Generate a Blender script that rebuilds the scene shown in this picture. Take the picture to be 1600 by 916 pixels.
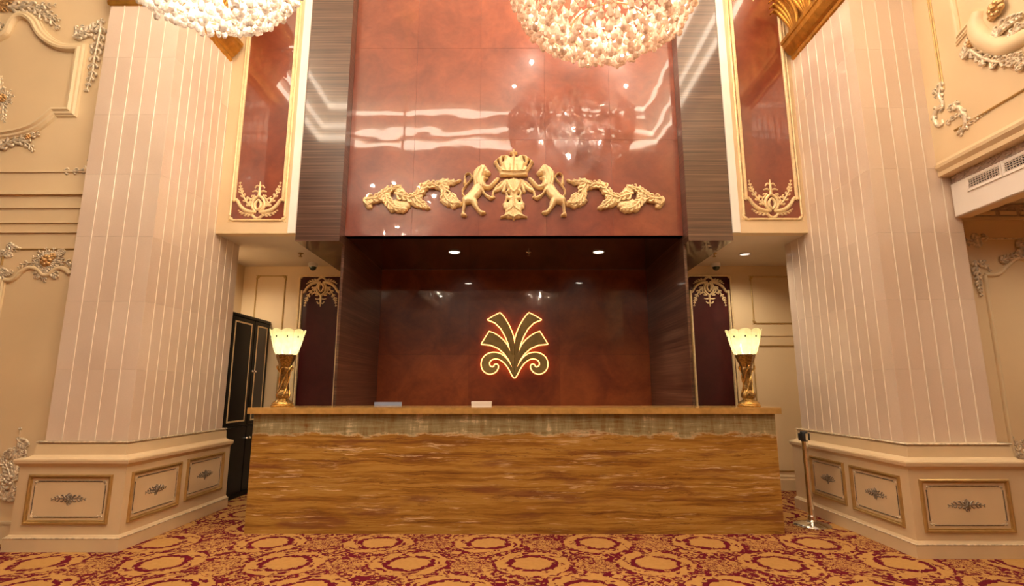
import bpy, bmesh, math, random
import numpy as np
from mathutils import Vector, Matrix

# ---------------------------------------------------------------- scene, camera, light
for o in list(bpy.data.objects): bpy.data.objects.remove(o)
SC = bpy.context.scene
COL = SC.collection
random.seed(7)
R = math.radians
FPX, PITCH, CAMH, YAW = 831.0, R(10.23), 1.3, R(0.2)
cam_d = bpy.data.cameras.new('camera')
cam_d.sensor_width = 36.0; cam_d.sensor_fit = 'HORIZONTAL'
cam_d.lens = 36.0 * FPX / 1600.0
cam_d.clip_start = 0.05
cam = bpy.data.objects.new('camera', cam_d); COL.objects.link(cam)
cam.location = (0, 0, CAMH); cam.rotation_euler = (math.pi / 2 + PITCH, 0, YAW)
SC.camera = cam
SC.view_settings.view_transform = 'Standard'; SC.view_settings.look = 'None'
SC.view_settings.gamma = 1.0; SC.view_settings.use_curve_mapping = False
SC.view_settings.exposure = 0.35
world = bpy.data.worlds.new('world'); SC.world = world; world.use_nodes = True
world.node_tree.nodes['Background'].inputs[0].default_value = (1.0, 0.85, 0.7, 1)
world.node_tree.nodes['Background'].inputs[1].default_value = 0.05
WARM = (1.0, 0.80, 0.56)
COVE_POWER = 10.0          # emission of the cove strips
CHAND_W = 680.0            # watts of each chandelier
DOWN_W = 68.0              # alcove downlights
LAMP_W = 1.1               # counter lamps
NICHE_W = 40.0             # niche soffit downlights, the one over the cabinet added unseen

# ---------------------------------------------------------------- material helpers
MATS = {}
class NT:
    def __init__(s, name):
        s.m = bpy.data.materials.new(name); s.m.use_nodes = True
        s.t = s.m.node_tree; s.n = s.t.nodes; s.l = s.t.links
        s.b = s.n['Principled BSDF']; MATS[name] = s.m
    def new(s, kind, **kw):
        n = s.n.new(kind)
        for k, v in kw.items(): setattr(n, k, v)
        return n
    def put(s, sock, v):
        if hasattr(v, 'is_output'): s.l.new(v, sock)
        elif isinstance(v, (tuple, list)) and len(v) == 3 and sock.type == 'RGBA': sock.default_value = (*v, 1)
        else: sock.default_value = v
    def math(s, op, a, b=0.0, c=0.0):
        n = s.new('ShaderNodeMath', operation=op)
        for i, v in enumerate((a, b, c)): s.put(n.inputs[i], v)
        return n.outputs[0]
    def coord(s, scale=(1, 1, 1), loc=(0, 0, 0), rot=(0, 0, 0)):
        g = s.new('ShaderNodeNewGeometry')
        m = s.new('ShaderNodeMapping')
        s.l.new(g.outputs['Position'], m.inputs[0])
        m.inputs['Scale'].default_value = scale; m.inputs['Location'].default_value = loc; m.inputs['Rotation'].default_value = rot
        return m.outputs[0]
    def noise(s, vec, scale=5, detail=3, rough=.5, dist=0.0):
        n = s.new('ShaderNodeTexNoise'); s.l.new(vec, n.inputs['Vector'])
        n.inputs['Scale'].default_value = scale; n.inputs['Detail'].default_value = detail
        n.inputs['Roughness'].default_value = rough; n.inputs['Distortion'].default_value = dist
        return n.outputs[0]
    def ramp(s, fac, stops, interp='LINEAR'):
        n = s.new('ShaderNodeValToRGB'); s.l.new(fac, n.inputs[0]); r = n.color_ramp; r.interpolation = interp
        while len(r.elements) < len(stops): r.elements.new(0.5)
        for e, (p, c) in zip(r.elements, stops):
            e.position = p; e.color = (*c, 1) if len(c) == 3 else c
        return n.outputs[0]
    def mix(s, f, a, b, blend='MIX'):
        n = s.new('ShaderNodeMix', data_type='RGBA', blend_type=blend)
        s.put(n.inputs[0], f); s.put(n.inputs[6], a); s.put(n.inputs[7], b)
        return n.outputs[2]
    def bump(s, h, dist, strength=1.0):
        n = s.new('ShaderNodeBump'); s.l.new(h, n.inputs['Height'])
        n.inputs['Distance'].default_value = dist; n.inputs['Strength'].default_value = strength
        return n.outputs[0]
    def set(s, **kw):
        names = dict(color='Base Color', rough='Roughness', metal='Metallic', coat='Coat Weight', coatr='Coat Roughness', spec='Specular IOR Level',
                     normal='Normal', coatn='Coat Normal', emit='Emission Color', estr='Emission Strength', trans='Transmission Weight', ior='IOR')
        for k, v in kw.items(): s.put(s.b.inputs[names[k]], v)
        return s.m

def simple(name, color, rough=.5, metal=0.0, var=0.06, vscale=6, coat=0.0, bump=0.0, bscale=60):
    t = NT(name)
    c = t.coord()
    nz = t.noise(c, vscale, 4)
    lo = tuple(max(0, x * (1 - var)) for x in color); hi = tuple(min(1, x * (1 + var)) for x in color)
    t.set(color=t.ramp(nz, [(.3, lo), (.7, hi)]), rough=rough, metal=metal, coat=coat, coatr=.05)
    if bump: t.set(normal=t.bump(t.noise(c, bscale, 3), bump))
    return t.m
def emit(name, color, strength):
    t = NT(name); t.set(color=color, emit=color, estr=strength, rough=.6); return t.m

simple('cream_wall', (.79, .605, .37), .45, var=.03, vscale=2)
simple('cream_moulding', (.80, .635, .40), .38, var=.04)
simple('dark_walnut', (.05, .026, .014), .35, var=.3, vscale=4, coat=.3)
simple('lit_wall_strip', (.90, .87, .82), .35, var=.02)  # near white that paints bright light on the cream wall margin
simple('soffit_white', (.72, .62, .50), .6, var=.02)
simple('plinth_cream', (.71, .54, .335), .42, var=.03)
simple('ceiling_cream', (.78, .70, .58), .6, var=.03)
simple('gold_pale', (.86, .67, .38), .36, metal=.25, var=.12, vscale=25, bump=.002, bscale=90)
simple('gold_deep', (.55, .27, .045), .33, metal=.75, var=.25, vscale=12, bump=.003, bscale=60)
simple('gold_line', (.52, .34, .13), .35, metal=.6, var=.1, vscale=20)
simple('gold_bronze', (.42, .26, .07), .32, metal=.8, var=.15, vscale=20)
simple('silver_leaf', (.74, .63, .47), .30, metal=.35, var=.35, vscale=30, bump=.002, bscale=120)
simple('silver_dark', (.30, .26, .21), .32, metal=.7, var=.4, vscale=50)
simple('rose_gold', (.62, .40, .18), .32, metal=.65, var=.3, vscale=30)
simple('black_lacquer', (.006, .005, .006),   .3, var=.2, coat=.0)
MATS['black_lacquer'].node_tree.nodes['Principled BSDF'].inputs['Specular IOR Level'].default_value = .14
simple('slate_panel', (.035, .026, .03), .3, var=.1, coat=.1)
simple('chrome', (.75, .74, .72), .12, metal=1.0, var=.03)
simple('black_plastic', (.015, .015, .017), .4, var=.1)
simple('grey_plastic', (.35, .36, .42), .4, var=.05)
simple('bluish_plastic', (.36, .40, .55), .35, var=.05)
simple('white_paper', (.82, .76, .72), .6, var=.02)
simple('white_plastic', (.80, .76, .70), .4, var=.02)
simple('duct_white', (.86, .80, .74), .5, var=.02)
simple('frieze_mauve', (.50, .39, .32), .5, var=.15, vscale=40)
simple('dark_gap', (.03, .02, .018), .7, var=.1)
simple('countertop_stone', (.50, .29, .09), .22, var=.18, vscale=14, coat=.5)
simple('brass', (.62, .40, .13), .25, metal=.95, var=.3, vscale=40, bump=.004, bscale=70)
simple('brass_dark', (.30, .18, .06), .3, metal=.9, var=.5, vscale=60, bump=.006, bscale=60)
simple('gem', (.03, .05, .02), .1, var=.1, coat=.8)
simple('logo_gold', (.36, .25, .085), .32, metal=.45, var=.15, vscale=14)
simple('grout', (.60, .46, .36), .6, var=.04)
simple('tile_strip', (.87, .75, .62), .22, var=.03)
emit('cove_glow', (1.0, .86, .68), COVE_POWER)
emit('bulb_glow', (1.0, .86, .62), 40)
emit('chandelier_bulb', (1.0, .86, .66), 40)
emit('downlight_glow', (1.0, .9, .74), 25)
emit('downlight_soft', (1.0, .9, .78), .9)
emit('sign_glow', (1.0, .46, .15), 2.6)

def red_lacquer(name, wavy, c0, c1, c2, coat=1.0, spec=.5):
    t = NT(name)
    c = t.coord((1, 1, .9))
    n1 = t.noise(c, 2.0, 7, .62, .8)
    n2 = t.noise(t.coord((2.5, 2.5, 3.5)), 5, 5, .65, .6)
    info = t.new('ShaderNodeObjectInfo')
    f = t.math('ADD', t.math('MULTIPLY', n1, .75), t.math('ADD', t.math('MULTIPLY', n2, .22), t.math('MULTIPLY', info.outputs['Random'], .1)))
    col = t.ramp(f, [(.33, c0), (.52, c1), (.72, c2)])
    w = t.bump(t.noise(t.coord((1, 1, 1.6)), 1.7, 1.5), wavy)
    t.set(color=col, rough=.32, coat=coat, coatr=.03, normal=w, coatn=w, spec=spec)
    return t.m
red_lacquer('red_lacquer', .0034, (.13, .022, .011), (.205, .042, .020), (.28, .068, .030))
red_lacquer('red_lacquer_dark', .003, (.095, .015, .006), (.19, .036, .010), (.29, .070, .018))
red_lacquer('red_lacquer_shaded', .002, (.030, .003, .004), (.050, .006, .007), (.075, .010, .010), .7, .1)  # red lacquer darkened in colour to paint the niche shade
simple('alcove_ceiling_shaded', (.022, .004, .003), .15, var=.2, coat=.6)  # red ceiling lacquer with its shade put into a darker base colour

def zebra():
    t = NT('zebra_wood')
    n1 = t.noise(t.coord((.25, .25, 26)), 2.2, 5, .65, .4)
    n2 = t.noise(t.coord((.5, .5, 8)), 1.5, 3)
    f = t.math('ADD', t.math('MULTIPLY', n1, .8), t.math('MULTIPLY', n2, .22))
    col = t.ramp(f, [(.36, (.025, .010, .007)), (.48, (.072, .032, .020)), (.56, (.11, .055, .035)), (.70, (.21, .118, .078))])
    t.set(color=col, rough=.3, coat=.9, coatr=.06); return t.m
zebra()

def tile():
    t = NT('column_tile')
    c = t.coord((1, 1, 1))
    weave = t.noise(t.coord((40, 40, 160)), 1.5, 3, .7)
    n1 = t.noise(c, 3, 3)
    info = t.new('ShaderNodeObjectInfo')
    f = t.math('ADD', t.math('MULTIPLY', weave, .5), t.math('ADD', t.math('MULTIPLY', n1, .3), t.math('MULTIPLY', info.outputs['Random'], .2)))
    t.set(color=t.ramp(f, [(.3, (.71, .555, .44)), (.7, (.82, .665, .54))]), rough=.3, coat=.7, coatr=.03)
tile()

def onyx():
    t = NT('onyx')
    warp = t.noise(t.coord((1.6, 1.6, 3)), 1.4, 4)
    g = t.new('ShaderNodeNewGeometry'); sp = t.new('ShaderNodeSeparateXYZ'); t.l.new(g.outputs['Position'], sp.inputs[0])
    x, y, z = sp.outputs
    zz = t.math('ADD', z, t.math('MULTIPLY', t.math('SUBTRACT', warp, .5), .07))
    def strata(sx, sz, off=0.0):
        cv = t.new('ShaderNodeCombineXYZ'); t.put(cv.inputs[0], t.math('MULTIPLY_ADD', x, sx, off)); t.put(cv.inputs[1], t.math('MULTIPLY', y, sx)); t.put(cv.inputs[2], t.math('MULTIPLY', zz, sz))
        return cv.outputs[0]
    n1 = t.noise(strata(.5, 13), 1.5, 9, .70, .25)
    nf = t.noise(strata(2.2, 75, 3), 1.5, 5, .7)
    f = t.math('ADD', t.math('MULTIPLY', n1, .72), t.math('MULTIPLY', nf, .30))
    col = t.ramp(f, [(.36, (.12, .034, .010)), (.44, (.25, .105, .017)), (.51, (.38, .19, .034)), (.56, (.46, .26, .060)), (.61, (.40, .215, .05)), (.66, (.62, .40, .17))])
    n2 = t.noise(strata(.9, 6, 5), 1.6, 5, .6)
    col = t.mix(t.math('MULTIPLY', t.ramp(n2, [(.56, (0, 0, 0)), (.66, (1, 1, 1))]), .65), col, (.17, .050, .028))
    nl = t.noise(strata(.55, 9, 8), 1.4, 6, .6)                      # thin dark bedding lines
    ln = t.math('LESS_THAN', t.math('ABSOLUTE', t.math('SUBTRACT', t.math('FRACT', t.math('MULTIPLY', nl, 7)), .5)), .045)
    gt = t.ramp(t.noise(strata(1.0, 8, 2), 1.5, 3), [(.45, (0, 0, 0)), (.55, (1, 1, 1))])
    col = t.mix(t.math('MULTIPLY', t.math('MULTIPLY', ln, gt), .65), col, (.14, .045, .012))
    fl = t.noise(strata(2.6, 44, 9), 1.6, 6, .66, .1)                 # pale flecks and veins
    gate = t.ramp(t.noise(strata(1.1, 9, 4), 1.5, 3), [(.50, (0, 0, 0)), (.58, (1, 1, 1))])
    m = t.math('MULTIPLY', t.ramp(fl, [(.55, (0, 0, 0)), (.63, (1, 1, 1))]), gate)
    col = t.mix(t.math('MULTIPLY', m, .9), col, (.74, .54, .34))
    bx = t.noise(t.coord((7, 7, 1.2)), 1.7, 6, .68)                   # grey green band under the top
    bz = t.noise(strata(1.6, 26, 1), 1.6, 7, .7)
    gcol = t.ramp(t.math('ADD', t.math('MULTIPLY', bx, .55), t.math('MULTIPLY', bz, .45)),
                  [(.36, (.20, .085, .02)), (.43, (.25, .17, .07)), (.50, (.30, .25, .13)), (.56, (.36, .31, .18)), (.61, (.66, .54, .34)), (.67, (.42, .35, .20))])
    ed = t.math('SUBTRACT', zz, t.math('ADD', .735, t.math('MULTIPLY', t.noise(t.coord((1.7, 1.7, 5), (4, 0, 0)), 1.6, 9, .72), .29)))
    band = t.ramp(t.math('ADD', t.math('MULTIPLY', ed, 14), .5), [(.40, (0, 0, 0)), (.62, (1, 1, 1))])
    col = t.mix(band, col, gcol)
    rim = t.math('SUBTRACT', 1.0, t.math('MINIMUM', t.math('MULTIPLY', t.math('ABSOLUTE', ed), 70), 1.0))
    col = t.mix(t.math('MULTIPLY', t.math('MULTIPLY', rim, fl), 1.1), col, (.72, .58, .38))
    t.set(color=col, rough=.28, coat=.4, coatr=.06)
onyx()

def carpet():
    t = NT('carpet')
    g = t.new('ShaderNodeNewGeometry'); sp = t.new('ShaderNodeSeparateXYZ'); t.l.new(g.outputs['Position'], sp.inputs[0])
    X, Y = sp.outputs[0], sp.outputs[1]
    wn = t.new('ShaderNodeTexNoise'); t.l.new(g.outputs['Position'], wn.inputs['Vector']); wn.inputs['Scale'].default_value = 9; wn.inputs['Detail'].default_value = 2
    ws = t.new('ShaderNodeSeparateColor'); t.l.new(wn.outputs['Color'], ws.inputs[0])
    X = t.math('ADD', X, t.math('MULTIPLY', t.math('SUBTRACT', ws.outputs[0], .5), .075))
    Y = t.math('ADD', Y, t.math('MULTIPLY', t.math('SUBTRACT', ws.outputs[1], .5), .075))
    def lattice(x0, y0):
        b = t.math('DIVIDE', t.math('SUBTRACT', Y, y0), -.54)
        a = t.math('DIVIDE', t.math('SUBTRACT', t.math('SUBTRACT', X, x0), t.math('MULTIPLY', b, .36)), .935)
        fa = t.math('SUBTRACT', a, t.math('ROUND', a)); fb = t.math('SUBTRACT', b, t.math('ROUND', b))
        dx = t.math('ADD', t.math('MULTIPLY', fa, .935), t.math('MULTIPLY', fb, .36)); dy = t.math('MULTIPLY', fb, -.54)
        r = t.math('SQRT', t.math('ADD', t.math('MULTIPLY', dx, dx), t.math('MULTIPLY', dy, dy)))
        return r, t.math('ARCTAN2', dy, dx)
    fine = t.noise(t.coord((1, 1, 1)), 26, 2, .5)
    mid = t.noise(t.coord((1, 1, 1), (5, 2, 0)), 10, 2, .55, 1.8)
    r1, a1 = lattice(-2.09, 4.87); r2, a2 = lattice(-1.62, 4.82)
    jit = t.math('MULTIPLY', t.math('SUBTRACT', fine, .5), .075)
    q = t.math('ADD', r1, jit)
    def band(v, c, w):          # 1 inside |v-c|<w
        return t.math('LESS_THAN', t.math('ABSOLUTE', t.math('SUBTRACT', v, c)), w)
    brk = t.noise(t.coord((1, 1, 1), (2, 9, 0)), 11, 3, .6)
    ring = t.math('MULTIPLY', band(q, .172, .024), t.math('GREATER_THAN', brk, .40))      # toothed ring about the gold heart
    sw = t.math('SINE', t.math('ADD', t.math('MULTIPLY', a1, 6), t.math('MULTIPLY', r1, 40)))
    leaf = t.math('MULTIPLY', band(q, .235, .022), t.math('GREATER_THAN', t.math('ADD', sw, t.math('MULTIPLY', t.math('SUBTRACT', mid, .5), 6)), .7))
    ring2 = t.math('MULTIPLY', band(q, .298, .010), t.math('GREATER_THAN', mid, .40))
    q2 = t.math('ADD', r2, jit)
    scr = t.noise(t.coord((1, 1, 1), (7, 3, 0)), 22, 1, .5, 1.6)
    ros = t.math('MULTIPLY', t.math('LESS_THAN', q2, .15), t.math('LESS_THAN', t.math('ABSOLUTE', t.math('SUBTRACT', scr, .5)), .055))
    out = t.math('MULTIPLY', t.math('GREATER_THAN', q, .305), t.math('GREATER_THAN', q2, .15))
    bg = t.math('MULTIPLY', out, t.math('GREATER_THAN', t.math('ADD', t.math('MULTIPLY', mid, .62), t.math('MULTIPLY', scr, .38)), .487))
    red = ring
    for k in (leaf, ring2, ros, bg): red = t.math('MAXIMUM', red, k)
    inner = t.math('GREATER_THAN', r1, .13)
    red = t.math('MULTIPLY', red, inner)
    pile = t.noise(t.coord((1, 1, 1)), 260, 2)
    gold = t.ramp(t.math('ADD', t.math('MULTIPLY', pile, .6), t.math('MULTIPLY', fine, .4)), [(.3, (.44, .225, .065)), (.7, (.60, .335, .115))])
    rr = t.ramp(pile, [(.3, (.10, .004, .014)), (.7, (.19, .010, .028))])
    t.set(color=t.mix(red, gold, rr), rough=.95, spec=.1, normal=t.bump(pile, .004))
carpet()

def crystal(name, tint, warm):
    t = NT(name)
    out = [n for n in t.n if n.type == 'OUTPUT_MATERIAL'][0]
    gl = t.new('ShaderNodeBsdfGlossy'); gl.inputs['Color'].default_value = (*tint, 1); gl.inputs['Roughness'].default_value = .08
    tl = t.new('ShaderNodeBsdfTranslucent'); tl.inputs['Color'].default_value = (*warm, 1)
    df = t.new('ShaderNodeBsdfDiffuse'); df.inputs['Color'].default_value = (*warm, 1)
    tp = t.new('ShaderNodeBsdfTransparent'); tp.inputs['Color'].default_value = (1, .96, .9, 1)
    a = t.new('ShaderNodeMixShader'); a.inputs[0].default_value = .35; t.l.new(tl.outputs[0], a.inputs[1]); t.l.new(df.outputs[0], a.inputs[2])
    b = t.new('ShaderNodeMixShader'); b.inputs[0].default_value = .32; t.l.new(a.outputs[0], b.inputs[1]); t.l.new(tp.outputs[0], b.inputs[2])
    f = t.new('ShaderNodeFresnel'); f.inputs[0].default_value = 1.7
    c = t.new('ShaderNodeMixShader'); t.l.new(t.math('ADD', f.outputs[0], .12), c.inputs[0]); t.l.new(b.outputs[0], c.inputs[1]); t.l.new(gl.outputs[0], c.inputs[2])
    t.l.new(c.outputs[0], out.inputs[0])
crystal('crystal_warm', (1, .90, .80), (.97, .79, .68))
crystal('crystal_clear', (1, .97, .94), (.96, .90, .84))
def shade_glass():
    t = NT('shade_glass')
    out = [n for n in t.n if n.type == 'OUTPUT_MATERIAL'][0]
    tl = t.new('ShaderNodeBsdfTranslucent'); df = t.new('ShaderNodeBsdfDiffuse')
    nz = t.ramp(t.noise(t.coord(), 22, 3), [(.3, (.80, .80, .58)), (.7, (.93, .92, .76))])
    t.l.new(nz, tl.inputs[0]); t.l.new(nz, df.inputs[0])
    a = t.new('ShaderNodeMixShader'); a.inputs[0].default_value = .35; t.l.new(tl.outputs[0], a.inputs[1]); t.l.new(df.outputs[0], a.inputs[2])
    gl = t.new('ShaderNodeBsdfGlossy'); gl.inputs['Roughness'].default_value = .15
    b = t.new('ShaderNodeMixShader'); b.inputs[0].default_value = .06; t.l.new(a.outputs[0], b.inputs[1]); t.l.new(gl.outputs[0], b.inputs[2])
    t.l.new(b.outputs[0], out.inputs[0])
shade_glass()

# ---------------------------------------------------------------- mesh helpers
BASE = {}
def tag(o, label=None, cat=None, group=None, kind=None):
    for k, v in (('label', label), ('category', cat), ('group', group), ('kind', kind)):
        if v: o[k] = v
    return o
def thing(name, label, cat, loc=(0, 0, 0), group=None):
    o = bpy.data.objects.new(name, None); COL.objects.link(o); o.location = loc
    o.empty_display_size = .1
    BASE[o] = Vector(loc); return tag(o, label, cat, group)
def link(name, me, parent=None, base=(0, 0, 0)):
    o = bpy.data.objects.new(name, me); COL.objects.link(o)
    if parent is not None: o.parent = parent; BASE[o] = BASE[parent]
    else: o.location = base; BASE[o] = Vector(base)
    return o
def piece(name, me, parent, loc, rot=(0, 0, 0), scale=(1, 1, 1)):      # shares mesh data
    o = bpy.data.objects.new(name, me); COL.objects.link(o)
    if parent is not None: o.parent = parent; o.location = Vector(loc) - BASE[parent]; BASE[o] = Vector(loc)
    else: o.location = loc; BASE[o] = Vector(loc)
    o.rotation_euler = rot; o.scale = scale
    return o

def catmull(pts, n=6, closed=False):
    P = [Vector(p) for p in pts]
    if len(P) < 3: 
        return [P[0].lerp(P[-1], i / n) for i in range(n + 1)]
    out = []; m = len(P); segs = m if closed else m - 1
    for i in range(segs):
        if closed: a, b, c, d = P[(i - 1) % m], P[i], P[(i + 1) % m], P[(i + 2) % m]
        else: a, b, c, d = P[max(i - 1, 0)], P[i], P[i + 1], P[min(i + 2, m - 1)]
        for k in range(n):
            t = k / n
            out.append(.5 * ((2 * b) + (c - a) * t + (2 * a - 5 * b + 4 * c - d) * t * t + (3 * b - a - 3 * c + d) * t ** 3))
    if not closed: out.append(P[-1])
    return out

class Fr:                                   # a flat face of the room: u along it, w up, n out of it
    def __init__(s, O, U, N): s.O, s.U, s.W, s.N = Vector(O), Vector(U), Vector((0, 0, 1)), Vector(N)
    def pt(s, u, w, n=0): return s.O + s.U * u + s.W * w + s.N * n
    def px(s, x, y):                        # where the sight line of a photo point meets this face
        u = (x - 800) / FPX; v = (458 - y) / FPX
        d = Vector((u, math.cos(PITCH) - v * math.sin(PITCH), math.sin(PITCH) + v * math.cos(PITCH)))
        d.rotate(Matrix.Rotation(YAW, 3, 'Z'))
        c = Vector((0, 0, CAMH)); t = (s.O - c).dot(s.N) / d.dot(s.N)
        p = c + d * t - s.O
        return (p.dot(s.U), p.dot(s.W))
def front(y): return Fr((0, y, 0), (1, 0, 0), (0, -1, 0))
def faceR(x): return Fr((x, 0, 0), (0, 1, 0), (1, 0, 0))       # faces +x
def faceL(x): return Fr((x, 0, 0), (0, 1, 0), (-1, 0, 0))      # faces -x

class MB:
    def __init__(s): s.v = []; s.f = []
    def add(s, vs, fs):
        k = len(s.v); s.v += [tuple(p) for p in vs]; s.f += [tuple(i + k for i in f) for f in fs]; return s
    def box(s, x0, x1, y0, y1, z0, z1):
        s.add([(x, y, z) for z in (z0, z1) for y in (y0, y1) for x in (x0, x1)],
              [(0, 2, 3, 1), (4, 5, 7, 6), (0, 1, 5, 4), (2, 6, 7, 3), (0, 4, 6, 2), (1, 3, 7, 5)]); return s
    def fbox(s, F, u0, u1, w0, w1, n0, n1):
        s.add([F.pt(u, w, n) for w in (w0, w1) for n in (n0, n1) for u in (u0, u1)],
              [(0, 2, 3, 1), (4, 5, 7, 6), (0, 1, 5, 4), (2, 6, 7, 3), (0, 4, 6, 2), (1, 3, 7, 5)]); return s
    def chamfer(s, F, u0, u1, w0, w1, n0, n1, c):     # box whose outer face has a chamfered rim
        a = [F.pt(u, w, n0) for u, w in ((u0, w0), (u1, w0), (u1, w1), (u0, w1))]
        b = [F.pt(u, w, n1 - c) for u, w in ((u0, w0), (u1, w0), (u1, w1), (u0, w1))]
        d = [F.pt(u, w, n1) for u, w in ((u0 + c, w0 + c), (u1 - c, w0 + c), (u1 - c, w1 - c), (u0 + c, w1 - c))]
        fs = [(0, 3, 2, 1), (8, 9, 10, 11)]
        for k in range(4):
            j = (k + 1) % 4; fs += [(k, j, 4 + j, 4 + k), (4 + k, 4 + j, 8 + j, 8 + k)]
        s.add(a + b + d, fs); return s
    def lathe(s, c, prof, seg=24, a0=0.0, flute=0, depth=0.0):
        c = Vector(c); vs = []; n = len(prof)
        for k in range(seg):
            a = a0 + 2 * math.pi * k / seg
            m = 1 - depth * (.5 + .5 * math.cos(flute * a)) if flute else 1
            vs += [c + Vector((r * m * math.cos(a), r * m * math.sin(a), z)) for r, z in prof]
        fs = [(k * n + i, ((k + 1) % seg) * n + i, ((k + 1) % seg) * n + i + 1, k * n + i + 1) for k in range(seg) for i in range(n - 1)]
        s.add(vs, fs); return s
    def tube(s, pts, r, seg=8, closed=False):
        P = [Vector(p) for p in pts]; n = len(P); rs = r if isinstance(r, (list, tuple)) else [r] * n
        vs = []; up = Vector((0, 0, 1))
        for i, p in enumerate(P):
            t = (P[(i + 1) % n] - P[i - 1]) if closed else (P[min(i + 1, n - 1)] - P[max(i - 1, 0)])
            t.normalize(); a = t.cross(up)
            if a.length < .05: a = t.cross(Vector((1, 0, 0)))
            a.normalize(); b = a.cross(t)
            vs += [p + (a * math.cos(2 * math.pi * k / seg) + b * math.sin(2 * math.pi * k / seg)) * rs[i] for k in range(seg)]
        fs = [(i * seg + k, i * seg + (k + 1) % seg, ((i + 1) % n) * seg + (k + 1) % seg, ((i + 1) % n) * seg + k)
              for i in range(n if closed else n - 1) for k in range(seg)]
        if not closed: fs += [tuple(range(seg)), tuple((n - 1) * seg + k for k in reversed(range(seg)))]
        s.add(vs, fs); return s
    def stroke(s, F, pts, r, depth=1.0, n0=0.0, seg=6, k=5, smooth=True):
        """raised rounded band on a face; pts (u,w[,n]); r one value or one per point"""
        P3 = [(p[0], p[1], p[2] if len(p) > 2 else 0.0) for p in pts]
        rs = list(r) if isinstance(r, (list, tuple)) else [r] * len(P3)
        if smooth and len(P3) > 2:
            Q = catmull(P3, k); m = len(Q) - 1
            rr = []
            for i in range(len(Q)):
                t = i / m * (len(rs) - 1); j = min(int(t), len(rs) - 2); rr.append(rs[j] + (rs[j + 1] - rs[j]) * (t - j))
        else: Q = [Vector(p) for p in P3]; rr = rs
        vs = []; n = len(Q)
        for i, q in enumerate(Q):
            t = Q[min(i + 1, n - 1)] - Q[max(i - 1, 0)]; t2 = Vector((t.x, t.y))
            if t2.length < 1e-9: t2 = Vector((0, 1))
            t2.normalize(); p = Vector((-t2.y, t2.x))
            for a in range(seg + 1):
                an = math.pi * a / seg
                vs.append(F.pt(q.x + p.x * rr[i] * math.cos(an), q.y + p.y * rr[i] * math.cos(an), n0 + q.z + depth * rr[i] * math.sin(an)))
        g = seg + 1
        fs = [(i * g + a, i * g + (a + 1) % g, (i + 1) * g + (a + 1) % g, (i + 1) * g + a) for i in range(n - 1) for a in range(g)]
        fs += [tuple(range(g)), tuple((n - 1) * g + a for a in reversed(range(g)))]
        s.add(vs, fs); return s
    def blob(s, F, u, w, r, depth=.7, n0=0.0, ru=None):
        ru = ru or r; vs = []; seg, rings = 8, 3
        for j in range(rings):
            e = j / rings * math.pi / 2
            vs += [F.pt(u + ru * math.cos(e) * math.cos(2 * math.pi * k / seg), w + r * math.cos(e) * math.sin(2 * math.pi * k / seg), n0 + depth * r * math.sin(e)) for k in range(seg)]
        vs.append(F.pt(u, w, n0 + depth * r))
        fs = [(j * seg + k, j * seg + (k + 1) % seg, (j + 1) * seg + (k + 1) % seg, (j + 1) * seg + k) for j in range(rings - 1) for k in range(seg)]
        fs += [((rings - 1) * seg + k, (rings - 1) * seg + (k + 1) % seg, len(vs) - 1) for k in range(seg)]
        s.add(vs, fs); return s
    def sweep(s, prof, path, closed=False):
        """moulding: prof (out, z) swept along a plan path of (x, y), out to the right hand of travel"""
        P = [Vector((p[0], p[1])) for p in path]; n = len(P); m = len(prof); vs = []
        for i, p in enumerate(P):
            def nrm(a, b): d = (b - a).normalized(); return Vector((d.y, -d.x))
            if closed or 0 < i < n - 1:
                a, b = nrm(P[i - 1], p), nrm(p, P[(i + 1) % n]); o = (a + b); o = o / max(.2, o.dot(a))
            elif i == 0: o = nrm(P[0], P[1])
            else: o = nrm(P[-2], P[-1])
            vs += [(p.x + o.x * q[0], p.y + o.y * q[0], q[1]) for q in prof]
        fs = [(i * m + j, ((i + 1) % n) * m + j, ((i + 1) % n) * m + j + 1, i * m + j + 1) for i in range(n if closed else n - 1) for j in range(m - 1)]
        if not closed: fs += [tuple(range(m)), tuple((n - 1) * m + j for j in reversed(range(m)))]
        s.add(vs, fs); return s
    def frame_mould(s, F, path, prof, closed=True):
        """moulding of profile (side, n) along a path (u,w) in a face, mitred"""
        P = [Vector((p[0], p[1])) for p in path]; n = len(P); m = len(prof); vs = []
        for i, p in enumerate(P):
            def nrm(a, b): d = (b - a).normalized(); return Vector((-d.y, d.x))
            if closed or 0 < i < n - 1:
                a, b = nrm(P[i - 1], p), nrm(p, P[(i + 1) % n]); o = (a + b); o = o / max(.25, o.dot(a))
            elif i == 0: o = nrm(P[0], P[1])
            else: o = nrm(P[-2], P[-1])
            vs += [F.pt(p.x + o.x * q[0], p.y + o.y * q[0], q[1]) for q in prof]
        fs = [(i * m + j, ((i + 1) % n) * m + j, ((i + 1) % n) * m + (j + 1) % m, i * m + (j + 1) % m) for i in range(n if closed else n - 1) for j in range(m)]
        if not closed: fs += [tuple(range(m)), tuple((n - 1) * m + j for j in reversed(range(m)))]
        s.add(vs, fs); return s
    def mesh(s, name, mat, base=(0, 0, 0), smooth=False, angle=40):
        b = Vector(base)
        me = bpy.data.meshes.new(name)
        me.from_pydata([(p[0] - b.x, p[1] - b.y, p[2] - b.z) for p in s.v], [], s.f)
        bm = bmesh.new(); bm.from_mesh(me); bmesh.ops.recalc_face_normals(bm, faces=bm.faces); bm.to_mesh(me); bm.free()
        me.materials.append(MATS[mat])
        if smooth:
            me.shade_smooth()
            if angle: me.set_sharp_from_angle(angle=R(angle))
        return me
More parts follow.
